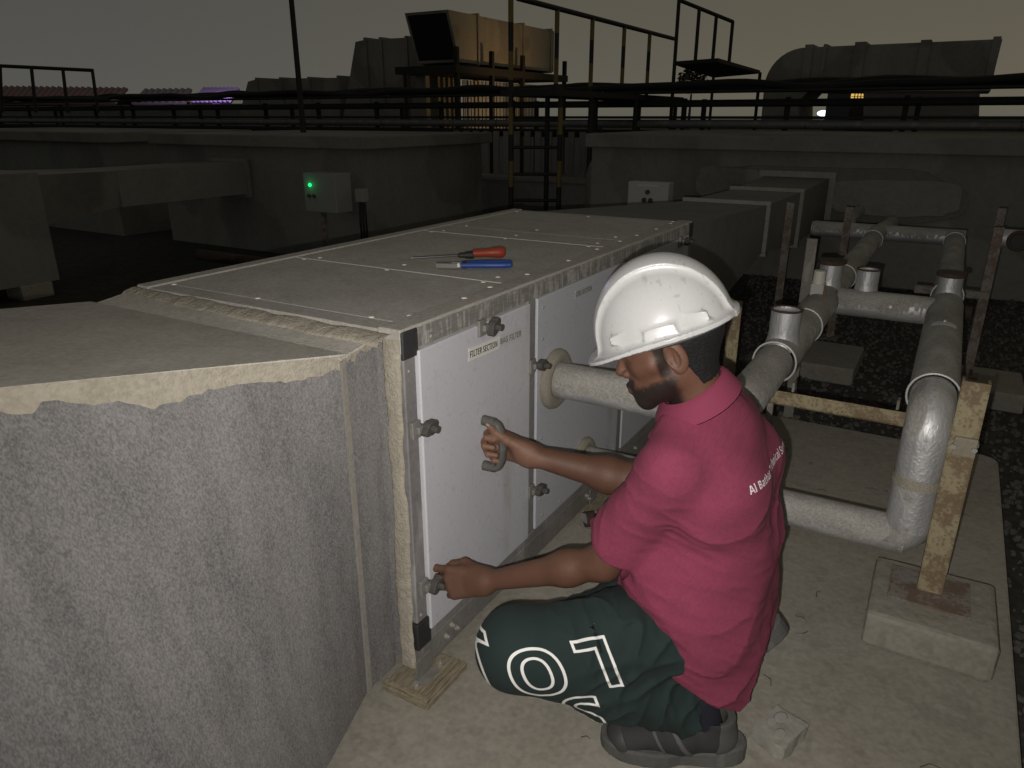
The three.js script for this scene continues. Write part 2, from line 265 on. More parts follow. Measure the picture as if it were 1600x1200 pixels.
// ---------------------------------------------------------------- air handling unit (local: x along, y up, z out of the front)
const unit = thingU('air_handling_unit', 'long dusty air handling unit with white access doors and grey rails', 'air handler', 0, 0, 0);
{
  const Lg = 1.93, Wd = .862, Tp = .888;
  mesh('casing', span(.012, Lg - .012, .12, Tp - .02, -Wd + .012, -.03), M.post, unit);
  // roof sheets lie between rails
  const sheets = [[.06, .502], [.510, 1.160], [1.166, 1.318], [1.324, Lg - .05]];
  for (const [x0, x1] of sheets) mesh('roof_sheet', span(x0, x1, Tp - .012, Tp + (x1 - x0 < .2 ? .001 : 0), -Wd + .05, -.062, .0008), M.unitTop, unit);
  mesh('roof_rail', span(0.0, Lg, Tp - .05, Tp + .004, -.060, 0.0, .004), M.unitTopRail, unit);
  mesh('roof_rail', span(0.0, Lg, Tp - .05, Tp + .004, -Wd, -Wd + .048, .004), M.unitTopRail, unit);
  mesh('roof_rail', span(.002, .0592, Tp - .05, Tp - .0006, -Wd + .05, -.062, .0006), M.unitTopRail, unit);
  mesh('roof_rail', span(Lg - .048, Lg - .002, Tp - .05, Tp - .001, -Wd + .05, -.062, .003), M.unitTopRail, unit);
  for (const x of [.506, 1.163, 1.321]) mesh('seam', rb(.0020, .003, Wd - .115, .0015, x, Tp - .0004, -Wd / 2 - .005), M.seam, unit);
  // screw caps along every seam, two rows apart
  const capG = new THREE.SphereGeometry(.0075, 12, 6, 0, Math.PI * 2, 0, Math.PI / 2).scale(1, .42, 1);
  const caps = [[.062, .128], [.114, .064], [.06, .48], [.114, .83], [.058, .79]];
  for (const s of [.506, 1.163, 1.321]) for (const [dx, z] of [[-.016, .112], [-.074, .055], [.058, .112], [.114, .052], [-.016, .438], [.068, .441], [-.013, .764], [-.073, .826], [.028, .738]]) if (s < 1.3 || dx > 0) caps.push([s + dx, z]);
  for (const z of [.06, .44, .8]) caps.push([Lg - .075, z]); caps.push([Lg - .13, .05], [.3, .045], [.86, .045], [1.62, .045]);
  for (const [x, z] of caps) mesh('screw_cap', capG, M.screw, unit, [x, Tp + .0005 + (z < .062 ? .004 : 0), -z]);
  // front: top rail (dusty runs), posts, bottom rail
  mesh('front_rail', span(.052, Lg - .05, .842, Tp - .003, -.02, .0032, .003), M.galv, unit);
  mesh('front_rail', span(.052, Lg - .05, .100, .128, -.02, .003, .003), M.post, unit);
  const posts = [[.004, .044], [.531, .573], [1.196, 1.238], [Lg - .046, Lg - .002]];
  for (const [x0, x1] of posts) mesh('post', span(x0, x1, x0 < .01 || x1 > 1.9 ? .170 : .130, x0 < .01 || x1 > 1.9 ? .828 : .842, -.02, .002, .004), M.post, unit);
  for (const x of [0, Lg - .05]) for (const [y0, y1] of [[.826, .8865], [.094, .168]]) mesh('corner_piece', span(x + .0015, x + .054, y0, y1, -.055, .0042, .003), M.black, unit);
  // doors and panels
  const door = mesh('door', span(.047, .529, .130, .838, -.012, .010, .004), M.panel, unit); door.userData.label = 'white door with two stickers and a bow handle';
  const p2 = mesh('access_panel', span(.576, 1.193, .131, .840, -.012, .006, .003), M.panel2, unit);
  mesh('access_panel', span(1.241, Lg - .05, .131, .840, -.012, .006, .003), M.panel2, unit);
  mesh('sticker', plateUV(.132, .031), sticker('FILTER SECTION', .132, .031, 'bold 52px sans-serif'), door, [.297, .776, .0112], [0, 0, -.035]);
  mesh('sticker', plateUV(.112, .030), sticker('BAG FILTER', .112, .030, 'bold 52px sans-serif', '#6a6a6c', '#c9c9c9'), door, [.424, .773, .0109], [0, 0, -.035]);
  mesh('sticker', plateUV(.12, .024), sticker('COIL SECTION', .12, .024, 'bold 46px sans-serif', '#5a5a5c', '#bdbdbd'), p2, [.865, .805, .0068]);
  // bow handle: two round feet and a flat bow
  {
    const foot = y => new THREE.CylinderGeometry(.0115, .0135, .034, 18).rotateX(Math.PI / 2).translate(.312, y, .026);
    const s = new THREE.CatmullRomCurve3([V(.312, .592, .034), V(.312, .587, .052), V(.312, .558, .064), V(.312, .53, .066), V(.312, .502, .064), V(.312, .473, .052), V(.312, .468, .034)]);
    const bow = new THREE.TubeGeometry(s, 32, .0095, 12).translate(-.312, 0, 0).scale(1.35, 1, 1).translate(.312, 0, 0);
    mesh('handle', merge([foot(.592), foot(.468), bow]).translate(-.020, 0, 0), std('grey_plastic_handle', [.17, .165, .155], .6, { map: T.steel }), door);
  }
  // clamps: bracket with a lobed knob
  const kn = new THREE.Shape(); for (let i = 0; i <= 48; i++) { const th = i / 48 * Math.PI * 2, r = .0135 + .0085 * Math.pow(Math.max(0, Math.cos(th * 2.0)), 1.4); kn[i ? 'lineTo' : 'moveTo'](Math.cos(th) * r, Math.sin(th) * r); }
  const knobG = merge([new THREE.ExtrudeGeometry(kn, { depth: .012, bevelEnabled: true, bevelSize: .0025, bevelThickness: .0035, bevelSegments: 3 }).translate(0, 0, .022), cy(.0075, .009, .026, 14).rotateX(Math.PI / 2).translate(0, 0, .040), cy(.006, .006, .03, 10).rotateX(Math.PI / 2).translate(0, 0, .012)]);
  const bracket = merge([rb(.030, .040, .012, .003, -.012, 0, .008), rb(.042, .017, .010, .003, .004, 0, .018)]);
  for (const [x, y, tilt] of [[.032, .668, .35], [.298, .830, .9], [.548, .662, -.2], [.548, .280, .2], [.034, .268, .6], [1.77, .830, .3]]) {
    const l = mesh('latch', bracket, M.steel, unit, [x, y, .003], [0, 0, y > .83 ? Math.PI / 2 : 0]); mesh('knob', knobG, M.knob, l, [.012, 0, .0], [0, 0, tilt]);
  }
  // panel rivets
  const riv = new THREE.SphereGeometry(.0048, 10, 6).scale(1, 1, .5);
  for (const [x, y] of [[.605, .81], [.605, .72], [.605, .60], [.605, .42], [.605, .22], [.62, .16], [.74, .15], [.9, .15], [1.05, .15], [1.17, .16], [1.17, .32], [1.17, .5]]) mesh('rivet', riv, M.bolt, p2, [x, y, .007]);
  for (const [x, y] of [[.018, .80], [.018, .19], [.10, .856]]) mesh('rivet', riv, M.bolt, unit, [x, y, .004]);
  // base channel with bolts
  mesh('base_channel', span(.02, Lg - .02, .026, .098, -.06, .001, .004), M.steel, unit); mesh('base_channel', span(.02, Lg - .02, .026, .098, -Wd + .01, -Wd + .06, .004), M.steel, unit);
  const boltG = merge([cy(.0085, .0085, .006, 6).rotateX(Math.PI / 2).translate(0, 0, .004), cy(.0045, .0045, .010, 10).rotateX(Math.PI / 2).translate(0, 0, .008)]);
  for (const [x, y] of [[.14, .080], [.16, .058], [.115, .062], [.42, .085], [.435, .062], [.95, .07], [.97, .05], [1.4, .07]]) mesh('bolt', boltG, M.bolt, unit, [x, y, .001]);
  // mastic bead round the near end
  mesh('mastic_bead', caulk(V(-.004, .05, -.024), V(-.004, .872, -.022), V(0, 0, 1), V(-1, 0, 0), .020, .007, 3), M.seal, unit);
  mesh('end_panel', span(-.0035, .003, .06, .86, -Wd + .01, -.012), M.ductSide, unit);
}

// ---------------------------------------------------------------- timber foot with angle clip under the near corner
{
  const f = thingU('timber_foot', 'flattened timber foot with ridges under the near corner of the unit', 'timber block', .02, 0, 0);
  mesh('plank', rb(.165, .016, .135, .003, 0, .008, .005), M.wood, f); 
  for (const [z, w] of [[.064, .010], [.050, .006], [.036, .008]]) mesh('ridge', rb(.160, .007, w, .002, 0, .0195, z), M.wood, f);
  mesh('ridge', rb(.012, .009, .13, .002, -.072, .0205, .004), M.wood, f);
  const c = mesh('angle_clip', merge([rb(.060, .058, .004, .001, -.005, .046, .0065), rb(.060, .004, .05, .001, -.005, .0185, .016)]), M.steel, f);
  for (const [x, z] of [[-.045, .012], [.045, .018]]) mesh('bolt', merge([cy(.009, .009, .007, 6, 0, .0035, 0), cy(.0045, .0045, .013, 8, 0, .0065, 0)]), M.bolt, f, [x, .016, z]);
  const f2 = thingU('timber_foot', 'timber foot half hidden under the base channel beside the lower pipe', 'timber block', 1.0, 0, 0);
  mesh('plank', rb(.16, .024, .13, .003, 0, .012, .004), M.wood, f2); mesh('angle_clip', rb(.06, .06, .004, .001, 0, .054, .0065), M.steel, f2);
}

{
  const d = thingU('drain_trap', 'short dark drain pipe on the slab by the base channel', 'drain pipe', .86, 0, .03);
  mesh('pipe', pipe([[-.02, .045, .02], [.03, .045, .075], [.16, .05, .11]], .026, .04, 20), M.rustDark, d); mesh('coupling', pipe([[.06, .047, .084], [.10, .049, .096]], .032, .02, 20), M.rust, d);
  mesh('clamp', merge([rb(.012, .05, .07, .003, .0, .03, .03), cy(.005, .005, .03, 8, .0, .062, .05)]), M.steel, d);
}
// ---------------------------------------------------------------- flared duct joining the near end
{
  const d = thingU('flared_duct', 'flared duct caked in grey speckled dust at the near end', 'duct', 0, 0, 0);
  const Tz = [-.068, -.87];
  // collar
  const col = (x0, x1, y0, y1) => hexa([[x0, .03, -.068], [x1, .03, -.066], [x1, .03, -.85], [x0, .03, -.86], [x0, y0, -.068], [x1, y1, -.066], [x1, y1 + .01, -.85], [x0, y0 + .012, -.86]]);
  mesh('collar', col(-.104, -.006, .850, .868), M.ductSide, d);
  // flare, side wall bowed a little so that it is not a perfect plane
  const bot = t => [lerp(-.104, -1.1, t), .03, lerp(-.068, .270, t)], top = t => [lerp(-.104, -1.1, t), lerp(.850, .967, t), lerp(-.068, -.466, t)];
  const P = [], I = [], NU = 44, NV = 26, ns = new ImprovedNoise();
  for (let j = 0; j <= NV; j++) for (let i = 0; i <= NU; i++) { const t = i / NU, s = j / NV, b = bot(t), q = top(t); const o = .006 * ns.noise(t * 9, s * 5, 2) * Math.sin(s * Math.PI) + .004 * Math.sin(Math.PI * s) * Math.sin(Math.PI * t); P.push(lerp(b[0], q[0], s), lerp(b[1], q[1], s), lerp(b[2], q[2], s) + o); }
  for (let j = 0; j < NV; j++) for (let i = 0; i < NU; i++) { const a = j * (NU + 1) + i, b = a + 1, c = a + NU + 1, e = c + 1; I.push(a, c, b, b, c, e); }
  const g = new THREE.BufferGeometry(); g.setAttribute('position', new THREE.Float32BufferAttribute(P, 3)); g.setIndex(I); g.computeVertexNormals();
  const uv = []; for (let i = 0; i < P.length; i += 3) uv.push(P[i] * 1.05, P[i + 1]); g.setAttribute('uv', new THREE.Float32BufferAttribute(uv, 2));
  mesh('side_sheet', g, M.ductSide, d);
  mesh('end_sheet', hexa([[-1.1, .03, .27], [-1.09, .03, .27], [-1.09, .03, -.96], [-1.1, .03, -.96], [-1.1, .964, -.466], [-1.09, .964, -.466], [-1.09, .98, -.9], [-1.1, .98, -.9]]), M.ductSide, d);
  mesh('back_sheet', hexa([[-1.1, .03, -.96], [-.104, .03, -.86], [-.104, .03, -.87], [-1.1, .03, -.97], [-1.1, .98, -.9], [-.104, .85, -.86], [-.104, .85, -.87], [-1.1, .98, -.91]]), M.ductSide, d);
  // top sheets: collar strip and flare, the flare sheet overlapping with a visible lip
  mesh('top_sheet', hexa([[-.112, .850, -.060], [-.004, .868, -.058], [-.004, .878, -.855], [-.112, .862, -.862], [-.112, .855, -.060], [-.004, .873, -.058], [-.004, .882, -.855], [-.112, .867, -.862]]), M.ductTop, d);
  mesh('top_sheet', hexa([[-1.1, .962, -.458], [-.092, .850, -.060], [-.118, .862, -.875], [-1.1, .978, -.905], [-1.1, .970, -.458], [-.092, .858, -.060], [-.118, .870, -.875], [-1.1, .986, -.905]]), M.ductTop, d);
  mesh('joint_strip', hexa([[-.110, .03, -.060], [-.098, .03, -.060], [-.098, .03, -.066], [-.110, .03, -.066], [-.110, .846, -.060], [-.098, .848, -.060], [-.098, .848, -.066], [-.110, .846, -.066]]), std('pale_joint_strip', [.36, .34, .31], .9, { map: T.dust }), d);
  // ragged cream overspray hanging over the top edge
  const rag = (fn0, len, seed, nx) => {
    const p = [], idx = [], u2 = [], r = rng(seed); let drop = .03;
    for (let i = 0; i <= nx; i++) {
      const t = i / nx, n = fbm(t, .37, 6, 4, seed), n2 = vn(t * 90, .5, 90, seed + 1), n3 = vn(t * 24, .5, 24, seed + 2); drop = .010 + .040 * n * n * 1.5 + .008 * n2 + .018 * sstep(.55, .9, n3); drop *= len;
      const a = fn0(t, 0), b = fn0(t, .35 * drop), c = fn0(t, drop);
      p.push(...a, ...b, ...c); u2.push(a[0], a[1], b[0], b[1], c[0], c[1]);
      if (i) { const k = (i - 1) * 3; for (const m of [0, 1]) idx.push(k + m, k + m + 1, k + m + 3, k + m + 3, k + m + 1, k + m + 4); }
    }
    const q = new THREE.BufferGeometry(); q.setAttribute('position', new THREE.Float32BufferAttribute(p, 3)); q.setAttribute('uv', new THREE.Float32BufferAttribute(u2, 2)); q.setIndex(idx); q.computeVertexNormals(); return q;
  };
  const lean = (t, dr) => { const b = bot(t), q = top(t), h = q[1] - b[1], s = 1 - dr / h; return [lerp(b[0], q[0], s), lerp(b[1], q[1], s), lerp(b[2], q[2], s) + (dr > 0 ? .0035 : .006)]; };
  mesh('mastic_edge', rag((t, dr) => { const p = lean(t, dr); return dr === 0 ? [p[0], p[1] + .006, p[2]] : p; }, 1.0, 5, 300), M.seal, d);
  mesh('mastic_edge', rag((t, dr) => [lerp(-.104, -.004, t), lerp(.854, .874, t) - dr, -.0615], .55, 9, 40), M.seal, d);
  // creased mastic along the joint with the unit
  mesh('mastic_bead', caulk(V(-.022, .870, -.022), V(-.022, .876, -.86), nrm_(.97, .25, 0), nrm_(-.25, .97, 0), .024, .008, 15, 200), M.seal, d);
}

// ---------------------------------------------------------------- tools lying on the roof of the unit
{
  const s = thingU('screwdriver', 'long screwdriver with red grip lying on the unit roof', 'screwdriver', .70, .891, -.34); s.rotation.y = TH + .81 - Math.PI * 2 * 0;
  // local x runs from tip to butt
  const A = W(.612, .891, -.439), B = W(.812, .891, -.238), dir = B.clone().sub(A); s.position.copy(A); s.rotation.y = Math.atan2(-dir.z, dir.x); const L = dir.length();
  const k = L / .245;
  mesh('shaft', merge([rod(V(0, .012, 0), V(.15 * k, .0145, 0), .0032, .0032, 10), rod(V(-.006, .012, 0), V(.012, .012, 0), .0015, .0032, 8)]), std('chromed_shaft', [.25, .25, .26], .3, { metalness: .9 }), s);
  const lathe = (pts) => new THREE.LatheGeometry(pts.map(p => new THREE.Vector2(p[1], p[0])), 20).rotateZ(-Math.PI / 2);
  mesh('collar', lathe([[.118, .004], [.122, .0075], [.135, .008], [.140, .0105], [.158, .0125], [.160, .011]].map(p => [p[0] * k, p[1]])).translate(0, .0135, 0), std('black_grip_collar', [.018, .018, .018], .6), s);
  mesh('grip', lathe([[.157, .0115], [.175, .0128], [.19, .0125], [.205, .0145], [.225, .0175], [.238, .0170], [.245, .011], [.246, 0]].map(p => [p[0] * k, p[1]])).translate(0, .0178, 0), std('red_grip', [.30, .045, .022], .45), s);
}
{
  const A = W(.572, .891, -.322), B = W(.682, .891, -.145), dir = B.clone().sub(A), L = dir.length(), k = L / .2;
  const p = thing('pliers', 'blue handled combination pliers lying beside the red screwdriver', 'pliers', A, Math.atan2(-dir.z, dir.x));
  mesh('jaw', merge([extr([[0, -.006], [.055 * k, -.016], [.062 * k, .016], [.0, .006]], .011, .0015).rotateX(-Math.PI / 2).translate(0, .003, 0)]), std('bright_plier_steel', [.34, .33, .31], .35, { metalness: .7 }), p);
  mesh('jaw_cover', rb(.026 * k, .013, .024, .003, .052 * k, .0095, 0), std('pale_plier_label', [.66, .64, .60], .5), p);
  mesh('pivot_collar', rb(.015 * k, .017, .034, .004, .078 * k, .0095, 0), std('black_plier_collar', [.02, .02, .022], .6), p);
  for (const z of [-1, 1]) { const c = new THREE.CatmullRomCurve3([V(.068 * k, .0095, z * .009), V(.10 * k, .0105, z * .0125), V(.14 * k, .011, z * .0165), V(.18 * k, .011, z * .0165), V(.2 * k, .011, z * .0135)]); mesh('handle', merge([new THREE.TubeGeometry(c, 20, .0085, 12), new THREE.SphereGeometry(.0085, 12, 8).translate(.2 * k, .011, z * .0135)]), std('blue_grip', [.022, .065, .27], .45), p); }
}

// ---------------------------------------------------------------- insulated pipework (unit axes)
const PY = .588, ZA = .53, ZB = .965;
function ring(x, y, z, r, axis) { const g = new THREE.TorusGeometry(r, .0032, 8, 40); if (axis === 'x') g.rotateY(Math.PI / 2); else if (axis === 'y') g.rotateX(Math.PI / 2); return g.translate(x, y, z); }
function stub(parent, x, z, h, r, mat, cap) {
  const g = new THREE.LatheGeometry([[r * 1.25, 0], [r * 1.04, .035], [r, .055], [r, h], [r * .93, h], [r * .93, h - .02], [0, h - .02]].map(p => new THREE.Vector2(...p)), 30); { const u = g.attributes.uv, p = g.attributes.position; for (let i = 0; i < u.count; i++) u.setXY(i, u.getX(i) * r * 6.28, p.getY(i)); }
  const s = mesh('branch_stub', g, mat, parent, [x, PY + .02, z]);
  mesh('rim', new THREE.TorusGeometry(r, .0035, 8, 36).rotateX(Math.PI / 2), M.rustDark, s, [0, h, 0]);
  if (cap) mesh('flange', cy(r * 1.25, r * 1.25, .014, 30), M.rustDark, s, [0, h + .008, 0]);
  return s;
}
{
  const p = thingU('insulated_pipe', 'dusty insulated pipe leaving the second panel behind the worker and running away', 'pipe', 0, 0, 0);
  mesh('branch', pipe([[.677, .583, .02], [.677, .583, .30]], .052, .1), M.cladTop, p);
  mesh('elbow', pipe([[.677, .583, .30], [.677, .585, ZA], [1.14, PY, ZA]], .055, .1), M.clad, p);
  mesh('header', pipe([[1.14, PY, ZA], [2.05, PY, ZA]], .062), M.clad, p);
  mesh('header', pipe([[2.05, PY, ZA], [4.25, PY, ZA]], .056), M.clad, p);
  mesh('header', pipe([[4.25, PY, ZA], [5.95, PY - .12, ZA - .02]], .050), M.clad, p);
  for (const [x, r] of [[1.14, .064], [1.62, .065], [2.62, .059], [3.9, .058]]) mesh('jacket_band', ring(x, PY, ZA, r, 'x'), M.band, p);
  stub(p, 1.24, ZA, .125, .045, M.cladBare, false);
  stub(p, 2.16, ZA, .12, .045, M.cladBare, true);
  mesh('pipe_collar', new THREE.TorusGeometry(.068, .022, 12, 36).scale(1, 1, .9).translate(.677, .583, .012), M.seal, p);
  const fl = mesh('flange_plate', cy(.072, .078, .014, 30).rotateX(Math.PI / 2), M.seal, p, [.677, .583, .016]);
  for (let i = 0; i < 4; i++) { const th = i * Math.PI / 2 + .6; mesh('bolt', cy(.006, .006, .008, 6).rotateX(Math.PI / 2), M.bolt, fl, [Math.cos(th) * .062, Math.sin(th) * .062, .009]); }
}
{
  const v = thingU('sensor_pocket', 'small white capped sensor box wired onto the receding pipe', 'sensor', 1.93, PY + .055, ZA - .01);
  mesh('base', rb(.05, .05, .05, .006, 0, .02, 0), std('pale_plastic', [.46, .45, .42], .6), v); mesh('cap', cy(.022, .024, .05, 20, 0, .068, 0), std('cream_cap', [.60, .58, .50], .5), v);
  mesh('wire', new THREE.TubeGeometry(new THREE.CatmullRomCurve3([V(.02, .03, .026), V(-.06, .0, .035), V(-.2, -.01, .03), V(-.34, .012, .0)]), 24, .003, 6), std('copper_wire', [.30, .17, .10], .5), v);
}
{
  const p = thingU('insulated_pipe', 'low insulated pipe that rises beside the yellow post and runs back', 'pipe', 0, 0, 0);
  mesh('branch', pipe([[.9, .232, .0], [.9, .235, .55]], .046), M.cladTop, p);
  mesh('branch', pipe([[.9, .235, .55], [.9, .238, .965]], .050), M.cladTop, p);
  mesh('elbow', pipe([[.9, .238, .93], [.9, .238, ZB + .006], [.9, .33, ZB + .003]], .053, .055), M.clad, p);
  mesh('riser', pipe([[.9, .27, ZB], [.9, PY, ZB], [1.06, PY, ZB]], .056, .07), M.cladBare, p);
  mesh('joint_band', pipe([[.9, .395, ZB], [.9, .425, ZB]], .0585), M.seal, p);
  mesh('header', pipe([[1.05, PY, ZB], [2.2, PY, ZB]], .062), M.clad, p);
  mesh('header', pipe([[2.2, PY, ZB], [4.2, PY, ZB]], .056), M.clad, p);
  for (const [x, r] of [[1.052, .0645], [2.42, .060], [4.05, .058]]) mesh('jacket_band', ring(x, PY, ZB, r, 'x'), M.band, p);
  stub(p, 2.23, ZB, .10, .043, M.cladBare, true);
  const sp = mesh('tapping_plate', new THREE.SphereGeometry(.036, 18, 10).scale(1, .55, 1.1), M.cladBare, p, [1.66, PY + .048, ZB]); mesh('bolt', cy(.006, .007, .01, 6), M.bolt, sp, [0, .021, 0]);
  mesh('pipe_collar', new THREE.TorusGeometry(.058, .018, 12, 36).translate(.9, .232, .010), M.seal, p);
}
{
  const p = thingU('insulated_pipe', 'short cross pipe with a capped stub linking the two headers', 'pipe', 0, 0, 0);
  mesh('cross_run', pipe([[2.10, PY, ZA + .05], [2.10, PY, ZB - .04]], .054), M.clad, p); stub(p, 2.13, ZA + .145, .115, .042, M.cladBare, false).name = 'branch_stub';
  const q = thingU('insulated_pipe', 'dim cross pipe at the far end of the headers', 'pipe', 0, 0, 0);
  mesh('cross_run', pipe([[4.26, PY + .0, .14], [4.26, PY + .0, 1.02]], .050), M.clad, q); mesh('end_cap', cy(.050, .046, .02, 24).rotateX(Math.PI / 2), M.clad, q, [4.26, PY, .132]);
  const r = thingU('insulated_pipe', 'lower dark cross pipe seen between the headers', 'pipe', 0, 0, 0);
  mesh('cross_run', pipe([[2.9, .42, ZA + .1], [2.9, .42, ZB + .12]], .035), M.rustDark, r);
  const w1 = thingU('insulated_pipe', 'upper bent pipe entering the stained wall right of the duct', 'pipe', 0, 0, 0);
  mesh('run', pipe([[4.6, .52, .30], [5.3, .55, .24], [5.93, .55, .24]], .045, .12), M.clad, w1);
}
// pipe supports
{
  const g = thingU('pipe_support', 'rusty channel beam under the near pipes', 'pipe support', 0, 0, 0, 'pipe supports');
  mesh('beam', merge([span(1.10, 1.145, .468, .474, .50, .945, .001), span(1.10, 1.105, .468, .512, .50, .945, .001)]), M.rust, g); g.children[0].material = M.rustY;
  for (const z of [ZA - .07, ZA + .07, ZB - .08]) mesh('clamp_lug', rb(.03, .03, .008, .002, 1.122, .528, z), M.rust, g);
  const hang = mesh('hanger', span(1.112, 1.13, -.002, .468, .53, .548, .002), M.rust, g);
  const p = thingU('support_post', 'yellow painted rusty post standing on the concrete block', 'post', .868, .1, 1.045, 'pipe supports');
  mesh('channel', merge([rb(.006, .60, .055, .001, 0, .30, .0), rb(.036, .60, .006, .001, .018, .30, -.027), rb(.036, .60, .006, .001, .018, .30, .027)]), M.rustY, p);
  mesh('base_plate', rb(.17, .008, .19, .002, .01, .004, 0), M.rust, p);
  const u = mesh('pipe_clip', merge([rb(.03, .012, .14, .003, .028, .435, -.035), rb(.012, .05, .05, .003, -.008, .435, .005)]), std('pale_clip', [.40, .36, .28], .8, { map: T.dust }), p);
  for (const z of [-.02, .025]) mesh('bolt', cy(.007, .007, .014, 6).rotateZ(Math.PI / 2), M.bolt, u, [-.014, .435, z]);
  const bl = mesh('concrete_block', rb(.31, .104, .295, .014), M.block, scene, W(.845, .052, 1.055), [0, TH, 0]); tag(bl, 'square cast concrete block under the yellow post', 'concrete block');
  { const q = bl.geometry.attributes.position, n = new ImprovedNoise(); for (let i = 0; i < q.count; i++) { const x = q.getX(i), y = q.getY(i), z = q.getZ(i); q.setXYZ(i, x + .012 * n.noise(x * 9, y * 9, z * 9), y + .006 * n.noise(x * 7, 3, z * 7), z + .012 * n.noise(z * 8, x * 8, 5) - (y < 0 ? 0 : .0)); } bl.geometry.computeVertexNormals(); }
  const pst = (name, label, a, z, y0, y1, lean = 0, m = M.rust) => { const t = thingU(name, label, 'post', a, y0, z, 'pipe supports'); mesh('channel', merge([bar(V(0, 0, 0), V(lean, y1 - y0, 0), .005, .045), bar(V(.015, 0, -.02), V(lean + .015, y1 - y0, -.02), .03, .005)]), m, t); mesh('base_plate', rb(.1, .008, .1, .001, 0, .004, 0), m, t); return t; };
  const lp = pst('support_post', 'tall grey post by the right pipe header holding a round end', 3.3, 1.14, -.004, .78, .0); mesh('cross_arm', span(-.02, .02, .42, .46, -.32, .02, .002), M.rust, lp);
  pst('support_post', 'far grey post beside the dark round pipe end', 4.05, 1.17, -.1, .80);
  pst('support_post', 'thin brown post standing before the far duct flange', 3.75, .055, -.1, .80, 0, M.rust);
  pst('support_post', 'short post rising through the far cross pipe', 4.05, .36, -.1, .76, 0, M.rust);
  pst('support_post', 'pale stub post beside the capped pipe branch', 2.45, .40, -.1, .78, 0, std('pale_painted_post', [.40, .38, .34], .8, { map: T.steel }));
  pst('support_post', 'dusty tan post top showing behind the helmet', 1.42, .33, .0, .70, 0, M.rustY);
  const e = thingU('pipe_end', 'round dark open pipe end on the tall grey post', 'pipe', 3.34, .72, 1.2);
  mesh('pipe', merge([cy(.045, .045, .16, 24).rotateX(Math.PI / 2)]), M.clad, e, [.03, 0, .04]); mesh('bore', cy(.034, .034, .01, 20).rotateZ(Math.PI / 2), M.cable, e, [-.05, .0, .03]); mesh('lip', new THREE.TorusGeometry(.042, .01, 8, 24).rotateY(Math.PI / 2), M.rustDark, e, [-.045, 0, .03]);
}
// broken tile lying near the shoe
{
  const t = thing('concrete_tile', 'small chipped concrete tile lying on the slab by the shoe', 'tile', V(.592, 0, -1.268), .75), tileM = std('grey_tile_concrete', [.46, .455, .42], .9, { map: T.conc, bumpMap: T.concBump, bumpScale: .006 });
  const g = new THREE.BoxGeometry(.105, .034, .078, 8, 2, 6), q = g.attributes.position, n = new ImprovedNoise(); for (let i = 0; i < q.count; i++) { const x = q.getX(i), y = q.getY(i), z = q.getZ(i); q.setXYZ(i, x + .007 * n.noise(z * 40, y * 30, 1), y + .0015 * n.noise(x * 60, z * 60, 2), z + .007 * n.noise(x * 40, y * 30, 4)); } g.computeVertexNormals();
  mesh('tile', metreUV(g.translate(0, .018, 0)), tileM, t); t.children[0].name = 'tile_body';
  for (const [x, z, r] of [[-.02, .01, .012], [.025, -.012, .013], [.0, -.02, .010]]) mesh('mortar_patch', new THREE.SphereGeometry(r, 10, 6).scale(1.5, .05, 1), std('pale_mortar', [.46, .445, .40], .95, { map: T.dust }), t, [x, .0352, z]);
}

// ---------------------------------------------------------------- far end of this unit's duct and the walls it meets
{
  const d = thingU('supply_duct', 'dim rectangular duct with pale flanges running from the unit into the wall', 'duct', 0, 0, 0);
  const sec = (x0, x1, A, B) => hexa([[x0, A[0], A[3]], [x1, B[0], B[3]], [x1, B[0], B[2]], [x0, A[0], A[2]], [x0, A[1], A[3]], [x1, B[1], B[3]], [x1, B[1], B[2]], [x0, A[1], A[2]]]);
  const S0 = [.32, .872, -.84, -.02], S1 = [.50, .79, -.56, -.055], S2 = [.42, .79, -.51, -.03], S3 = [.41, .80, -.57, -.03];
  const m = std('grey_duct_skin', [.23, .225, .21], .85, { map: T.dust });
  mesh('section', sec(1.934, 3.6, S0, S1), m, d); mesh('section', sec(3.63, 4.55, S1, S2), m, d); mesh('section', sec(4.58, 5.87, S2, S3), m, d);
  const fm = std('pale_flange', [.42, .40, .36], .8, { map: T.dust });
  const flange = (x, S, k) => merge([span(x, x + .03, S[1] - .004, S[1] + k, S[2] - k, S[3] + k, .003), span(x, x + .03, S[0] - k, S[0] + .004, S[2] - k, S[3] + k, .003), span(x + .001, x + .029, S[0] + .004, S[1] - .004, S[3] - .004, S[3] + k, .003), span(x + .001, x + .029, S[0] + .004, S[1] - .004, S[2] - k, S[2] + .004, .003)]);
  mesh('flange', flange(3.6, S1, .022), fm, d); mesh('flange', flange(4.55, S2, .024), fm, d); mesh('flange', flange(5.86, S3, .05), fm, d);
}
function block(name, label, a0, a1, z0, z1, h, cop = .13, over = .1, cat = 'wall') {
  const t = thingU(name, label, cat, a0, -.1, (z0 + z1) / 2); const w = z1 - z0;
  mesh('wall_body', span(0, a1 - a0, 0, h + .1 - cop, -w / 2, w / 2), M.wall, t); mesh('coping', span(-over, a1 - a0 + over, h + .1 - cop, h + .1, -w / 2 - over * .4, w / 2 + over, .015), M.wall, t); return t;
}
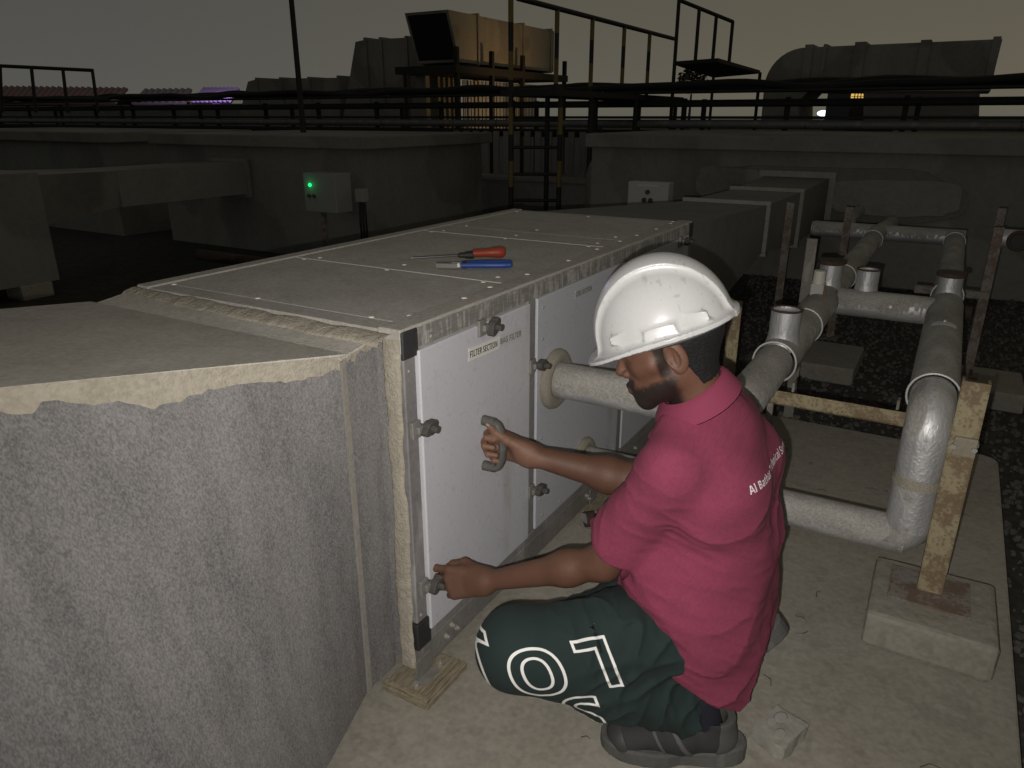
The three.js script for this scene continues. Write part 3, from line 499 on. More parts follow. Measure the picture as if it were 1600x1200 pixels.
{
  const pr = block('plant_room', 'low rendered plant room with stained wall where the duct enters', 5.92, 8.2, -2.28, 7.5, 1.14), zc = (-2.28 + 7.5) / 2;
  // rough render patches round the duct and pipes
  const patch = (z0, z1, y0, y1, seed, lift, mat) => { const pts = []; for (let i = 0; i < 64; i++) { const th = i / 64 * Math.PI * 2, c = Math.cos(th), s = Math.sin(th), k = .78 + .42 * fbm2(i / 64, .5, 6, 2, 4, seed); pts.push([(z0 + z1) / 2 + Math.sign(c) * Math.pow(Math.abs(c), .6) * (z1 - z0) / 2 * k, (y0 + y1) / 2 + Math.sign(s) * Math.pow(Math.abs(s), .6) * (y1 - y0) / 2 * k]); } const g = extr(pts, lift, .004).rotateY(-Math.PI / 2); mesh('render_patch', g.translate(-.002, .1, -zc), mat, pr); };
  const pm = std('rough_render_patch', [.27, .265, .24], .97, { map: T.wall, bumpMap: T.concBump, bumpScale: .012 }), pm2 = std('pale_render_patch', [.38, .37, .335], .97, { map: T.wall, bumpMap: T.concBump, bumpScale: .012 });
  patch(-1.25, .95, .42, .90, 401, .018, pm); patch(-.05, 1.0, .50, .80, 402, .030, pm2); patch(-1.2, -.55, .55, .86, 405, .028, pm2);
}
block('plant_room', 'low dark plant room with coping on the left', 4.5, 6.6, -7.1, -4.03, 1.12, .12);
block('plant_room', 'far dark plant room at the left edge', 4.4, 6.4, -12.5, -7.9, 1.12, .12);
block('low_parapet', 'low pale parapet behind the ladder', 7.5, 7.75, -5.6, -2.4, .56, .06, .04);
{
  const c = thingU('control_box', 'pale control box with three black knobs before the far wall', 'control box', 5.3, .45, -1.445);
  mesh('box_body', rb(.14, .26, .38, .008, .07, .17, 0), std('pale_box_paint', [.50, .50, .47], .6), c); mesh('legend_strip', rb(.002, .018, .20, .0005, -.0015, .27, 0), std('engraved_strip', [.62, .61, .57], .5), c);
  for (const [y, z] of [[.215, .0], [.145, -.03], [.145, .03]]) mesh('knob', cy(.019, .021, .02, 16).rotateZ(Math.PI / 2), M.knob, c, [-.011, y, z]);
  mesh('stand', merge([span(.05, .09, -.55, .05, -.15, -.11, .002), span(.05, .09, -.55, .05, .11, .15, .002)]), M.rust, c);
  const e = thingU('control_box', 'dark control box with a glowing green lamp at the left', 'control box', 4.1, .44, -4.24);
  mesh('box_body', rb(.22, .36, .40, .008, .11, .18, 0), std('grey_box_paint', [.30, .30, .285], .6), e);
  mesh('indicator_lamp', new THREE.SphereGeometry(.017, 14, 10), new THREE.MeshStandardMaterial({ name: 'green_lamp', color: 0x0a3018, emissive: 0x22ff88, emissiveIntensity: 1.6 }), e, [-.006, .25, -.11]);
  const gl = new THREE.PointLight(0x22ff88, .003, 3); gl.position.set(-.05, .25, -.11); gl.castShadow = true; e.add(gl);
  for (const [y, z] of [[.15, -.13], [.15, -.07]]) mesh('knob', cy(.017, .019, .02, 14).rotateZ(Math.PI / 2), M.knob, e, [-.011, y, z]);
  mesh('stand', merge([span(.09, .13, -.46, 0, -.10, -.06, .002)]), M.rust, e);
  const iso = thingU('isolator_switch', 'small isolator switch with hanging cables right of the green lamp', 'switch', 4.3, .60, -3.9);
  mesh('switch_box', rb(.08, .12, .10, .005), std('grey_switch', [.33, .32, .30], .6), iso);
  for (let i = 0; i < 3; i++) mesh('cable', new THREE.TubeGeometry(new THREE.CatmullRomCurve3([V(.0, -.06, -.03 + i * .03), V(-.02, -.25, -.02 + i * .035), V(.01, -.45, -.06 + i * .03), V(-.05, -.64, -.2 - i * .1)]), 20, .011, 7), M.cable, iso);
}
// neighbouring unit in the dark on the left
{
  const n = thingU('air_handling_unit', 'unlit neighbouring air handling unit in the dark at far left', 'air handler', .7, -.1, -5.4);
  mesh('casing', span(0, 1.5, .12, .98, -.9, 0), M.farDuct, n); mesh('transition', hexa([[1.5, .55, -.1], [2.3, .62, -.25], [2.3, .62, -.75], [1.5, .5, -.8], [1.5, .96, 0], [2.3, .94, -.2], [2.3, .94, -.8], [1.5, .96, -.9]]), M.farDuct, n);
  mesh('flared_end', hexa([[-1.2, .1, .1], [0, .35, 0], [0, .35, -.9], [-1.2, .1, -1.0], [-1.2, 1.1, .1], [0, .96, 0], [0, .96, -.9], [-1.2, 1.1, -1.0]]), M.farDuct, n);
  mesh('duct_run', span(2.3, 3.82, .62, .94, -.78, -.22), M.farDuct, n); mesh('flange', span(3.72, 3.76, .58, .98, -.82, -.18, .003), M.farDuct, n);
  for (const x of [.1, 1.3]) mesh('leg_block', rb(.25, .12, .25, .01, x, .06, -.1), M.block, n);
  const p = thingU('insulated_pipe', 'dark pipe lying low beside the left plant room', 'pipe', 0, 0, 0);
  mesh('run', pipe([[3.2, .12, -4.9], [3.2, .12, -3.7]], .05), M.rustDark, p);
  const b = mesh('concrete_block', rb(.35, .2, .4, .02), M.block, scene, W(2.9, 0, -3.9), [0, TH, 0]); tag(b, 'dim concrete block just above the unit roof edge at left', 'concrete block');
  const c2 = mesh('concrete_block', rb(.35, .3, .4, .02), M.block, scene, W(.1, .05, -4.2), [0, TH, 0]); tag(c2, 'dark concrete block beside the flared duct at far left', 'concrete block');
}
// ---------------------------------------------------------------- ladder, walkway, step-over platform
const R_ = (px, py) => at(px, py, 1).sub(EYE);
function hit(px, py, axis, val) {                                    // where the sight line meets a plane of the unit's axes: returns [a, y, z]
  const d = R_(px, py), e = EYE.clone().sub(ORG), toU = q => [q.x * CS - q.z * SN, q.y, q.x * SN + q.z * CS], D = toU(d), E = toU(e), k = { a: 0, y: 1, z: 2 }[axis], s = (val - E[k]) / D[k]; return [E[0] + D[0] * s, E[1] + D[1] * s, E[2] + D[2] * s];
}
const bandTex = tex(16, 512, (u, v) => { const k = (v * 4) % 1 < .5 ? [.32, .23, .07] : [.04, .038, .034]; const n = .8 + .4 * (fbm(u, v, 40, 2, 301) - .5); return k.map(x => x * n); }, 1, .45);
M.banded = std('yellow_black_banded_paint', [.8, .8, .8], .7, { map: bandTex });
function tubeY(p, q, r) { const g = rod(p, q, r, r, 12), u = g.attributes.uv, P = g.attributes.position; for (let i = 0; i < u.count; i++) u.setXY(i, u.getX(i), P.getY(i)); return g; }
{
  const t = thingU('access_ladder', 'yellow and black banded ladder climbing to the walkway', 'ladder', 0, 0, 0), zl = -3.40, zr = -2.93, al = 6.22, ar = 6.48;
  mesh('stile', tubeY(V(al, -.1, zl), V(al, 2.62, zl), .028), M.banded, t); mesh('stile', tubeY(V(ar, -.1, zr), V(ar, 1.6, zr), .028), M.banded, t);
  for (let i = 0; i < 6; i++) mesh('rung', rod(V(al, .12 + i * .285, zl), V(ar, .12 + i * .285, zr), .017), M.dark, t);
  const w = thingU('walkway', 'raised dark walkway with a slender guard rail running away from the ladder', 'walkway', 0, 0, 0), z = -3.47;
  mesh('deck', span(6.2, 10.4, 1.50, 1.565, z - .05, -2.85), M.dark, w);
  const rt = hit(820, 0, 'z', z), re = hit(1055, 62, 'z', z); mesh('top_rail', rod(V(rt[0] - .15, rt[1], z), V(re[0], rt[1], z), .03), M.dark, w);
  for (const px of [870, 925, 975, 1015]) { const h = hit(px, 60, 'z', z); mesh('rail_post', tubeY(V(h[0], 1.56, z), V(h[0], rt[1], z), .028), M.banded, w); }
  for (const a of [7.2, 8.6, 10.2]) { mesh('leg', rod(V(a, -.1, z), V(a, 1.5, z), .03), M.dark, w); mesh('leg', rod(V(a, -.1, -2.9), V(a, 1.5, -2.9), .03), M.dark, w); }
  const s = thingU('step_platform', 'small raised step platform with its own tall rail', 'platform', 0, 0, 0);
  const q = (px, py) => hit(px, py, 'y', 2.02), c = [q(1055, 97), q(1122, 92), q(1188, 111), q(1115, 118)];
  mesh('deck', hexa([...c.map(p => [p[0], 1.98, p[2]]), ...c.map(p => [p[0], 2.03, p[2]])]), M.dark, s);
  const rr = [[1062, -2], [1092, 11], [1117, 22], [1145, 34]], base = [c[0], [lerp(c[0][0], c[1][0], .45), 0, lerp(c[0][2], c[1][2], .45)], [lerp(c[0][0], c[1][0], .8), 0, lerp(c[0][2], c[1][2], .8)], c[1]];
  const A = hit(1060, 50, 'y', 2.4), e0 = hit(1061, 0, 'a', c[0][0]), e1 = hit(1145, 34, 'a', c[0][0] + 1.2);
  const tops = [e0, null, null, e1]; tops[1] = e0.map((x, i) => lerp(x, e1[i], .36)); tops[2] = e0.map((x, i) => lerp(x, e1[i], .68));
  mesh('top_rail', rod(V(...e0), V(...e1), .026), M.dark, s);
  tops.forEach((p, i) => mesh('rail_post', rod(V(p[0], i ? 2.0 : -.1, p[2]), V(...p), .026), M.dark, s));
  for (const p of [c[2], c[3]]) mesh('leg', rod(V(p[0], -.1, p[2]), V(p[0], 2.0, p[2]), .028), M.dark, s);
}
{
  const p = thing('lightning_pole', 'tall thin dark pole standing left of the ducts', 'pole', V(0, 0, 0)); const b = at(474, 205, 8.6), t = at(452, -30, 9.05); t.x = b.x + (t.x - b.x); p.position.set(b.x, -.1, b.z);
  mesh('pole', rod(V(0, 0, 0), V(0, t.y + .1, 0), .038, .028), M.dark, p); mesh('foot', cy(.09, .1, .03, 16, 0, .015, 0), M.dark, p);
}
// ---------------------------------------------------------------- pipe rack across the roof
M.rackSilver = std('dull_silver_cladding', [.30, .30, .28], .6, { map: T.steel, metalness: .4 });
{
  const Z0 = -26, Z1 = 5.5;
  const r = thingU('pipe_rack', 'long dark pipe rack spanning the whole width of the roof', 'pipe rack', 9, -.1, 0);
  for (let i = 0; i <= 24; i++) { const z = Z0 + (Z1 - Z0) * i / 24; mesh('post', bar(V(.0, 0, z), V(.0, 1.62, z), .06), M.dark, r); if (i % 2 === 0) mesh('post', bar(V(.55, 0, z + .1), V(.55, 1.62, z + .1), .06), M.dark, r); }
  for (const y of [1.585, 1.385, 1.13]) { mesh('beam', span(-.03, .0, y - .02, y + .015, Z0, Z1), M.dark, r); mesh('beam', span(.56, .6, y - .02, y + .015, Z0, Z1), M.dark, r); }
  const tray = thingU('cable_tray', 'sagging black cable tray along the top of the rack', 'cable tray', 8.9, 1.615, 0);
  for (let k = 0; k < 3; k++) { const pts = []; for (let i = 0; i <= 40; i++) { const z = Z0 + (Z1 - Z0) * i / 40; pts.push(V(k * .13, .05 + .03 * Math.sin(i * 1.3 + k * 2) + .02 * Math.sin(i * 2.7 + k), z)); } mesh('cable', new THREE.TubeGeometry(new THREE.CatmullRomCurve3(pts), 160, .042, 8), M.rackPipe, tray); }
  mesh('tray', span(-.1, .4, -.03, -.005, Z0, Z1), M.dark, tray);
  for (const [y, rad, m, lab] of [[1.445, .036, M.rackPipe, 'upper black pipe under the cable tray on the rack'], [1.20, .052, M.rackSilver, 'dull silver pipe on the lowest level of the rack'], [1.085, .04, M.rackPipe, 'lowest dark pipe of the rack, just above the coping']]) {
    const p = thingU('rack_pipe', lab, 'pipe', 8.88, y, 0, 'pipes along the rack'); mesh('pipe', pipe([[0, 0, Z0], [0, 0, Z1]], rad, .1, 16), m, p); for (let i = 0; i < 14; i++) mesh('clamp', ring(0, 0, Z0 + 1 + i * 2.2, rad + .002, 'z'), M.dark, p);
  }
}
// ---------------------------------------------------------------- large ducts beyond the rack
function slabDuct(name, label, px, a, depth, mat, ribs = [], ribMat = mat) {
  const pts = px.map(([x, y]) => { const h = hit(x, y, 'a', a); return [h[2], h[1]]; });
  const t = thingU(name, label, 'duct', a, 0, 0); const g = extr(pts, depth, .01).rotateY(-Math.PI / 2).translate(depth, 0, 0); mesh('duct_body', g, mat, t);
  for (const [x0, y0, y1, w] of ribs) { const p = hit(x0, y0, 'a', a), q = hit(x0, y1, 'a', a); mesh('flange', span(-.05, depth + .04, q[1], p[1] + .04, p[2] - w / 2, p[2] + w / 2), ribMat, t); }
  return t;
}
{
  const arc = []; for (let i = 0; i <= 10; i++) { const th = Math.PI - i / 10 * Math.PI / 2; arc.push([1262 + Math.cos(th) * 68, 145 + Math.sin(th) * -70]); }
  const dk = std('gooseneck_sheet', [.46, .45, .40], .8, { map: T.wall });
  slabDuct('gooseneck_duct', 'large gooseneck duct with rounded shoulder on the right skyline', [[1190, 190], ...arc, [1565, 62], [1545, 142], [1262, 142], [1246, 160], [1246, 190]], 12.5, 1.4, dk, [[1265, 74, 142, .12], [1290, 73.5, 142, .05], [1345, 70, 142, .16], [1447, 67, 142, .14], [1558, 62, 142, .1]]);
  slabDuct('duct_plenum', 'dark plenum box under the gooseneck duct', [[1350, 142.5], [1530, 142.5], [1528, 200], [1350, 200]], 12.6, 1.2, M.farDuct, []);
  slabDuct('intake_duct', 'grey ribbed duct block left of the lit hood', [[532, 215], [556, 66], [570, 63], [662, 58], [668, 215]], 12.4, 1.3, M.skyDuct, [[572, 62, 165, .07], [596, 61.5, 165, .07], [636, 59.5, 165, .06]]);
  slabDuct('low_duct', 'low dark duct with ribs stepping down to the left', [[365, 215], [388, 128], [402, 124], [531, 122], [531, 215]], 12.6, 1.0, M.skyDuct, [[402, 124, 165, .05], [440, 123.5, 165, .07], [484, 123, 165, .07], [530, 121, 165, .07]]);
}
{
  // hood along the unit axis, slanted mouth towards the viewer
  const zr = hit(718, 97, 'a', 12.2)[2], nb = hit(718, 97, 'z', zr), nt = hit(700, 20, 'z', zr), cr = hit(725, 20, 'z', zr), ft = hit(866, 48, 'z', zr), fb = hit(866, 110, 'z', zr), wdt = 1.05;
  const h = thingU('intake_hood', 'slanted intake hood lit amber on its side above the rack', 'duct', 0, 0, 0);
  const yb = nb[1], yt = cr[1], a0 = nb[0], a1 = ft[0];
  const hoodM = std('galvanised_hood_sheet', [.50, .47, .40], .75, { map: T.wall });
  mesh('hood_shell', hexa([[a0, yb, zr], [a1, yb, zr], [a1, yb, zr - wdt], [a0, yb, zr - wdt], [nt[0], yt, zr], [a1, yt, zr], [a1, yt, zr - wdt], [nt[0], yt, zr - wdt]]), hoodM, h);
  mesh('mouth', hexa([[a0 - .02, yb + .05, zr - .06], [a0 - .01, yb + .05, zr - .06], [a0 - .01, yb + .05, zr - wdt + .06], [a0 - .02, yb + .05, zr - wdt + .06], [nt[0] - .02 + .03, yt - .05, zr - .06], [nt[0] + .02, yt - .05, zr - .06], [nt[0] + .02, yt - .05, zr - wdt + .06], [nt[0] + .01, yt - .05, zr - wdt + .06]]), M.cable, h);
  for (const k of [.16, .62, .95]) { const a = lerp(a0, a1, k); mesh('flange', span(a, a + .06, yb - .03, yt + .04, zr - wdt - .03, zr + .035, .004), hoodM, h); }
  const f = thingU('hood_platform', 'dark steel platform carrying the lit hood', 'platform', 0, 0, 0);
  mesh('deck', span(a0 - .5, a1 + .3, yb - .22, yb - .08, zr - wdt - .2, zr + .25), M.dark, f);
  for (const a of [a0 - .4, a0 + .9, a0 + 2.2, a1 + .2]) for (const z of [zr - wdt, zr + .2]) mesh('leg', bar(V(a, -.1, z), V(a, yb + (z > zr ? .25 : -.1), z), .09), M.dark, f);
  const l = thingU('louvre_screen', 'pale louvre screen of upright slats under the lit hood', 'louvre', a0 + .6, 0, zr - .35);
  const lm = std('pale_louvre', [.40, .385, .34], .8); for (let i = 0; i < 22; i++) mesh('slat', span(i * .15, i * .15 + .085, .9, yb - .3, 0, .03), lm, l);
  mesh('frame', span(-.05, 3.3, .86, .9, -.02, .05), lm, l);
  // sodium floodlight on the roof, out of sight behind the rack, throwing amber light on the hood side
  const fp = W(a0 + 1.6, 1.02, zr + 2.3), fl = thing('sodium_floodlight', 'small amber floodlight standing low behind the rack', 'floodlight', fp, TH);
  mesh('housing', rb(.3, .2, .14, .02, 0, .1, .03), M.dark, fl); mesh('lamp_glass', rb(.24, .15, .01, .002, 0, .1, -.048), new THREE.MeshStandardMaterial({ name: 'sodium_lamp_glass', color: 0x332005, emissive: 0xffb868, emissiveIntensity: 2 }), fl); mesh('stand', rb(.05, 1.1, .05, .004, 0, -.55, .03), M.dark, fl);
  const sp = new THREE.SpotLight(0xffcb88, 5.0, 14, .85, .8, 2); sp.position.set(0, .1, -.08); sp.target.position.set(0, 1.2, -2.4); sp.castShadow = true; sp.shadow.radius = 4; fl.add(sp, sp.target);
}
{
  // vertical tank screen and curved vent in the dark behind the ladder
  const s = thingU('dark_louvre', 'dark upright slat screen left of the ladder', 'louvre', 8.3, -.1, -5.6); for (let i = 0; i < 14; i++) mesh('slat', span(.0, .03, .5, 1.2, i * .17, i * .17 + .09), M.farDuct, s); mesh('frame', span(-.02, .05, .44, .5, -.05, 2.4), M.dark, s);
  const v = thingU('vent_cowl', 'curved grey vent cowl behind the ladder rungs', 'vent', 7.2, -.1, -2.75); mesh('cowl', pipe([[0, 0, 0], [0, .9, 0], [.0, .9, .5]], .17, .22, 24), M.farDuct, v);
}
// ---------------------------------------------------------------- skyline: railing, roofs, lit windows, lamp, tree
{
  const t = thing('roof_railing', 'thin dark railing on the left skyline', 'railing', V(0, 0, 0)); const q = (x, y) => at(x, y, 13);
  mesh('top_rail', rod(q(-60, 100), q(145, 110), .03), M.dark, t); mesh('bottom_rail', rod(q(-60, 151), q(170, 156), .03), M.dark, t);
  for (const [x, x2] of [[0, 3], [49, 56], [98, 106], [144, 153]]) mesh('post', rod(q(x, 104 + x * .03), q(x2, 175), .028), M.dark, t);
  function roof(name, label, c, mat, n) { // c: four points (ridge left, ridge right, eave right, eave left)
    const r = thing(name, label, 'roof', V(0, 0, 0)); const [A, B, Cc, D] = c; const nr = B.clone().sub(A).cross(D.clone().sub(A)).normalize(); if (nr.y < 0) nr.negate(); const off = nr.clone().multiplyScalar(-.12);
    mesh('roof_sheet', hexa([...[A, B, Cc, D].map(p => p.clone().add(off).toArray()), ...[A, B, Cc, D].map(p => p.toArray())]), mat, r);
    for (let i = 0; i < n; i++) { const k = (i + .5) / n; mesh('rib', bar(A.clone().lerp(B, k).addScaledVector(nr, .03), D.clone().lerp(Cc, k).addScaledVector(nr, .03), .22, .07), mat, r); }
    return r;
  }
  const lil = std('lilac_roof_paint', [.36, .26, .44], .6), red = std('dull_red_roof_paint', [.17, .10, .085], .7);
  roof('corrugated_roof', 'lilac lit corrugated roof on the left skyline', [at(318, 138, 48), at(374, 138, 46), at(360, 160, 40), at(298, 160, 42)], lil, 9);
  roof('corrugated_roof', 'dark dull red corrugated roof at the far left', [at(-40, 135, 50), at(200, 138, 50), at(180, 160, 42), at(-60, 160, 42)], red, 26);
  roof('corrugated_roof', 'small grey roof between the red and lilac roofs', [at(225, 140, 50), at(300, 139, 50), at(290, 160, 43), at(205, 160, 43)], std('grey_roof_paint', [.20, .16, .15], .7), 8);
  const lp = at(338, 165, 40), lamp = thing('lilac_floodlight', 'small lilac floodlight below the lit roof edge', 'floodlight', lp); mesh('lamp_glass', rb(.4, .2, .1, .02), new THREE.MeshStandardMaterial({ name: 'lilac_lamp', color: 0x201530, emissive: 0xc090ff, emissiveIntensity: .5 }), lamp);
  const pl = new THREE.PointLight(0xd8c0ff, 60, 20); pl.position.set(0, 3.2, -.5); pl.castShadow = true; lamp.add(pl);
  const pw_ = thingU('roof_parapet', 'long dark parapet behind the rack on the left', 'wall', 14.5, -.1, -22); mesh('wall_body', span(0, .3, 0, 1.66, -14, 11.5), M.wall, pw_); mesh('coping', span(-.04, .34, 1.66, 1.74, -14, 11.5), M.wall, pw_);
  // dark block behind the rack with a few lit panes
  const b = thing('far_building', 'dark far building with small lit windows at the left', 'building', V(0, 0, 0)); { const A = at(-80, 158, 52), B = at(260, 160, 50); mesh('wall', hexa([[A.x, -.1, A.z], [B.x, -.1, B.z], [B.x, -.1, B.z - 4], [A.x, -.1, A.z - 4], [A.x, A.y, A.z], [B.x, A.y, B.z], [B.x, A.y, B.z - 4], [A.x, A.y, A.z - 4]]), M.dark, b); }
  const warm = new THREE.MeshStandardMaterial({ name: 'lit_window_pane', color: 0x302010, emissive: 0xffd9a0, emissiveIntensity: .55 }), dimw = new THREE.MeshStandardMaterial({ name: 'dim_lit_window_pane', color: 0x302010, emissive: 0xc8b090, emissiveIntensity: .16 });
  for (const [x, y, w, h, m] of [[95, 172, .32, .16, warm], [122, 173, .5, .16, dimw], [144, 174, .42, .2, dimw], [16, 174, .3, .1, dimw], [46, 173, .3, .1, dimw]]) mesh('window_pane', bx(w, h, .1), m, b, at(x, y, 49.5));
  const st = thing('stair_tower', 'dark stair tower with a barred yellow window under the gooseneck', 'building', V(0, 0, 0)); const c = at(1348, 150, 24); mesh('wall', span(c.x - .35, c.x + 1.2, -.1, c.y + .5, c.z - 2, c.z - .05), M.dark, st); mesh('window_pane', bx(.40, .30, .04), new THREE.MeshStandardMaterial({ name: 'yellow_lit_window', color: 0x403010, emissive: 0xffd070, emissiveIntensity: .75 }), st, at(1340, 148, 23.9)); for (const dx of [-.1, .0, .1]) mesh('window_bar', bx(.02, .30, .03), M.dark, st, at(1340, 148, 23.85).add(V(dx, 0, .03))); for (const dy of [-.06, .05]) mesh('window_bar', bx(.40, .018, .03), M.dark, st, at(1340, 148, 23.85).add(V(0, dy, .035)));
  const sl = thing('street_lamp', 'small white street lamp glowing far behind the rack', 'street lamp', at(1287, 177, 60)); mesh('lamp_head', new THREE.SphereGeometry(.34, 14, 10).scale(1.6, .7, 1), new THREE.MeshStandardMaterial({ name: 'white_street_lamp', color: 0x404040, emissive: 0xe8efff, emissiveIntensity: 2 }), sl); mesh('mast', rod(V(0, -1.6, -.3), V(0, 0, -.3), .05), M.dark, sl); const pw = new THREE.PointLight(0xe8efff, 3, 20); pw.position.set(0, 0, .6); pw.castShadow = true; sl.add(pw);
  // small tree, amber in the town glow
  const tr = thing('distant_tree', 'small distant tree showing under the step platform', 'tree', at(1076, 182, 42)); mesh('trunk', rod(V(0, -1.6, 0), V(.05, 1.2, 0), .12, .05), std('bark', [.10, .08, .06], .9), tr);
  const lv = [], rt = rng(8); const q0 = new THREE.PlaneGeometry(.16, .09); for (let i = 0; i < 900; i++) { const th = rt() * 6.3, ph = Math.acos(2 * rt() - 1), rr = .3 + .7 * Math.cbrt(rt()); const k = .75 + .35 * vn(th * 2, ph * 2, 50, 7); lv.push(q0.clone().rotateX(rt() * 6).rotateY(rt() * 6).translate(Math.sin(ph) * Math.cos(th) * rr * .85 * k, 1.9 + Math.cos(ph) * rr * .75 * k, Math.sin(ph) * Math.sin(th) * rr * .85 * k)); }
  mesh('crown', merge(lv), std('leaf', [.10, .085, .04], .8, { side: THREE.DoubleSide }), tr);
}

// ---------------------------------------------------------------- the worker: distance fields meshed with surface nets
const NO = new ImprovedNoise();
const smin = (a, b, k) => { const h = Math.max(k - Math.abs(a - b), 0) / k; return Math.min(a, b) - h * h * k * .25; };
const smax = (a, b, k) => -smin(-a, -b, k);
function cone(x, y, z, A, B, r0, r1) { const bx_ = B[0] - A[0], by = B[1] - A[1], bz = B[2] - A[2], px = x - A[0], py = y - A[1], pz = z - A[2]; let t = (px * bx_ + py * by + pz * bz) / (bx_ * bx_ + by * by + bz * bz); t = t < 0 ? 0 : t > 1 ? 1 : t; const dx = px - bx_ * t, dy = py - by * t, dz = pz - bz * t; return Math.sqrt(dx * dx + dy * dy + dz * dz) - (r0 + (r1 - r0) * t); }
function ell(x, y, z, C_, R) { const a = (x - C_[0]) / R[0], b = (y - C_[1]) / R[1], c = (z - C_[2]) / R[2], k0 = Math.sqrt(a * a + b * b + c * c); if (k0 < 1e-6) return -Math.min(...R); const d = a / R[0], e = b / R[1], f = c / R[2], k1 = Math.sqrt(d * d + e * e + f * f); return k0 * (k0 - 1) / k1; }
const plane = (x, y, z, P, N) => (x - P[0]) * N[0] + (y - P[1]) * N[1] + (z - P[2]) * N[2];
function nets(f, mn, mx, h, color) {
  const nx = Math.ceil((mx[0] - mn[0]) / h) + 1, ny = Math.ceil((mx[1] - mn[1]) / h) + 1, nz = Math.ceil((mx[2] - mn[2]) / h) + 1, F = new Float32Array(nx * ny * nz), id = (i, j, k) => i + nx * (j + ny * k), B = 4;
  for (let k = 0; k < nz; k += B) for (let j = 0; j < ny; j += B) for (let i = 0; i < nx; i += B) {
    const d = f(mn[0] + (i + 1.5) * h, mn[1] + (j + 1.5) * h, mn[2] + (k + 1.5) * h), far = Math.abs(d) > h * 6.5;
    for (let c = k; c < Math.min(k + B, nz); c++) for (let b = j; b < Math.min(j + B, ny); b++) for (let a = i; a < Math.min(i + B, nx); a++) F[id(a, b, c)] = far ? d : f(mn[0] + a * h, mn[1] + b * h, mn[2] + c * h);
  }
  const idx = new Int32Array(nx * ny * nz).fill(-1), P = [], I = [];
  const E = [[0, 1], [2, 3], [4, 5], [6, 7], [0, 2], [1, 3], [4, 6], [5, 7], [0, 4], [1, 5], [2, 6], [3, 7]], g = new Float32Array(8);
  for (let k = 0; k < nz - 1; k++) for (let j = 0; j < ny - 1; j++) for (let i = 0; i < nx - 1; i++) {
    let m = 0; for (let q = 0; q < 8; q++) { g[q] = F[id(i + (q & 1), j + (q >> 1 & 1), k + (q >> 2))]; if (g[q] < 0) m |= 1 << q; }
    if (m === 0 || m === 255) continue; let sx = 0, sy = 0, sz = 0, n = 0;
    for (const [a, b] of E) { const fa = g[a], fb = g[b]; if ((fa < 0) === (fb < 0)) continue; const t = fa / (fa - fb); sx += lerp(a & 1, b & 1, t); sy += lerp(a >> 1 & 1, b >> 1 & 1, t); sz += lerp(a >> 2, b >> 2, t); n++; }
    idx[id(i, j, k)] = P.length / 3; P.push(mn[0] + (i + sx / n) * h, mn[1] + (j + sy / n) * h, mn[2] + (k + sz / n) * h);
  }
  const quad = (a, b, c, d, flip) => { if (a < 0 || b < 0 || c < 0 || d < 0) return; if (flip) I.push(a, c, b, a, d, c); else I.push(a, b, c, a, c, d); };
  for (let k = 1; k < nz - 1; k++) for (let j = 1; j < ny - 1; j++) for (let i = 1; i < nx - 1; i++) {
    const s = F[id(i, j, k)] < 0;
    if (s !== F[id(i + 1, j, k)] < 0) quad(idx[id(i, j - 1, k - 1)], idx[id(i, j, k - 1)], idx[id(i, j, k)], idx[id(i, j - 1, k)], !s);
    if (s !== F[id(i, j + 1, k)] < 0) quad(idx[id(i - 1, j, k - 1)], idx[id(i - 1, j, k)], idx[id(i, j, k)], idx[id(i, j, k - 1)], !s);
    if (s !== F[id(i, j, k + 1)] < 0) quad(idx[id(i - 1, j - 1, k)], idx[id(i, j - 1, k)], idx[id(i, j, k)], idx[id(i - 1, j, k)], !s);
  }
  const N = [], Cc = [], e = h * .5;
  for (let q = 0; q < P.length; q += 3) { const [x, y, z] = [P[q], P[q + 1], P[q + 2]]; const a = f(x + e, y, z) - f(x - e, y, z), b = f(x, y + e, z) - f(x, y - e, z), c = f(x, y, z + e) - f(x, y, z - e), L = Math.hypot(a, b, c) || 1; N.push(a / L, b / L, c / L); if (color) Cc.push(...color(x, y, z, a / L, b / L, c / L)); }
  const geo = new THREE.BufferGeometry(); geo.setAttribute('position', new THREE.Float32BufferAttribute(P, 3)); geo.setAttribute('normal', new THREE.Float32BufferAttribute(N, 3)); if (color) geo.setAttribute('color', new THREE.Float32BufferAttribute(Cc, 3));
  const uv = []; for (let q = 0; q < P.length; q += 3) uv.push(P[q] + P[q + 2] * .6, P[q + 1] + P[q + 2] * .3); geo.setAttribute('uv', new THREE.Float32BufferAttribute(uv, 2)); geo.setIndex(I); return geo;
}
const ad = (a, b, k = 1) => [a[0] + b[0] * k, a[1] + b[1] * k, a[2] + b[2] * k], mixp = (a, b, t) => [lerp(a[0], b[0], t), lerp(a[1], b[1], t), lerp(a[2], b[2], t)];
const dt = (a, b) => a[0] * b[0] + a[1] * b[1] + a[2] * b[2], nm = a => { const l = Math.hypot(...a); return a.map(x => x / l); }, crs = (a, b) => [a[1] * b[2] - a[2] * b[1], a[2] * b[0] - a[0] * b[2], a[0] * b[1] - a[1] * b[0]];

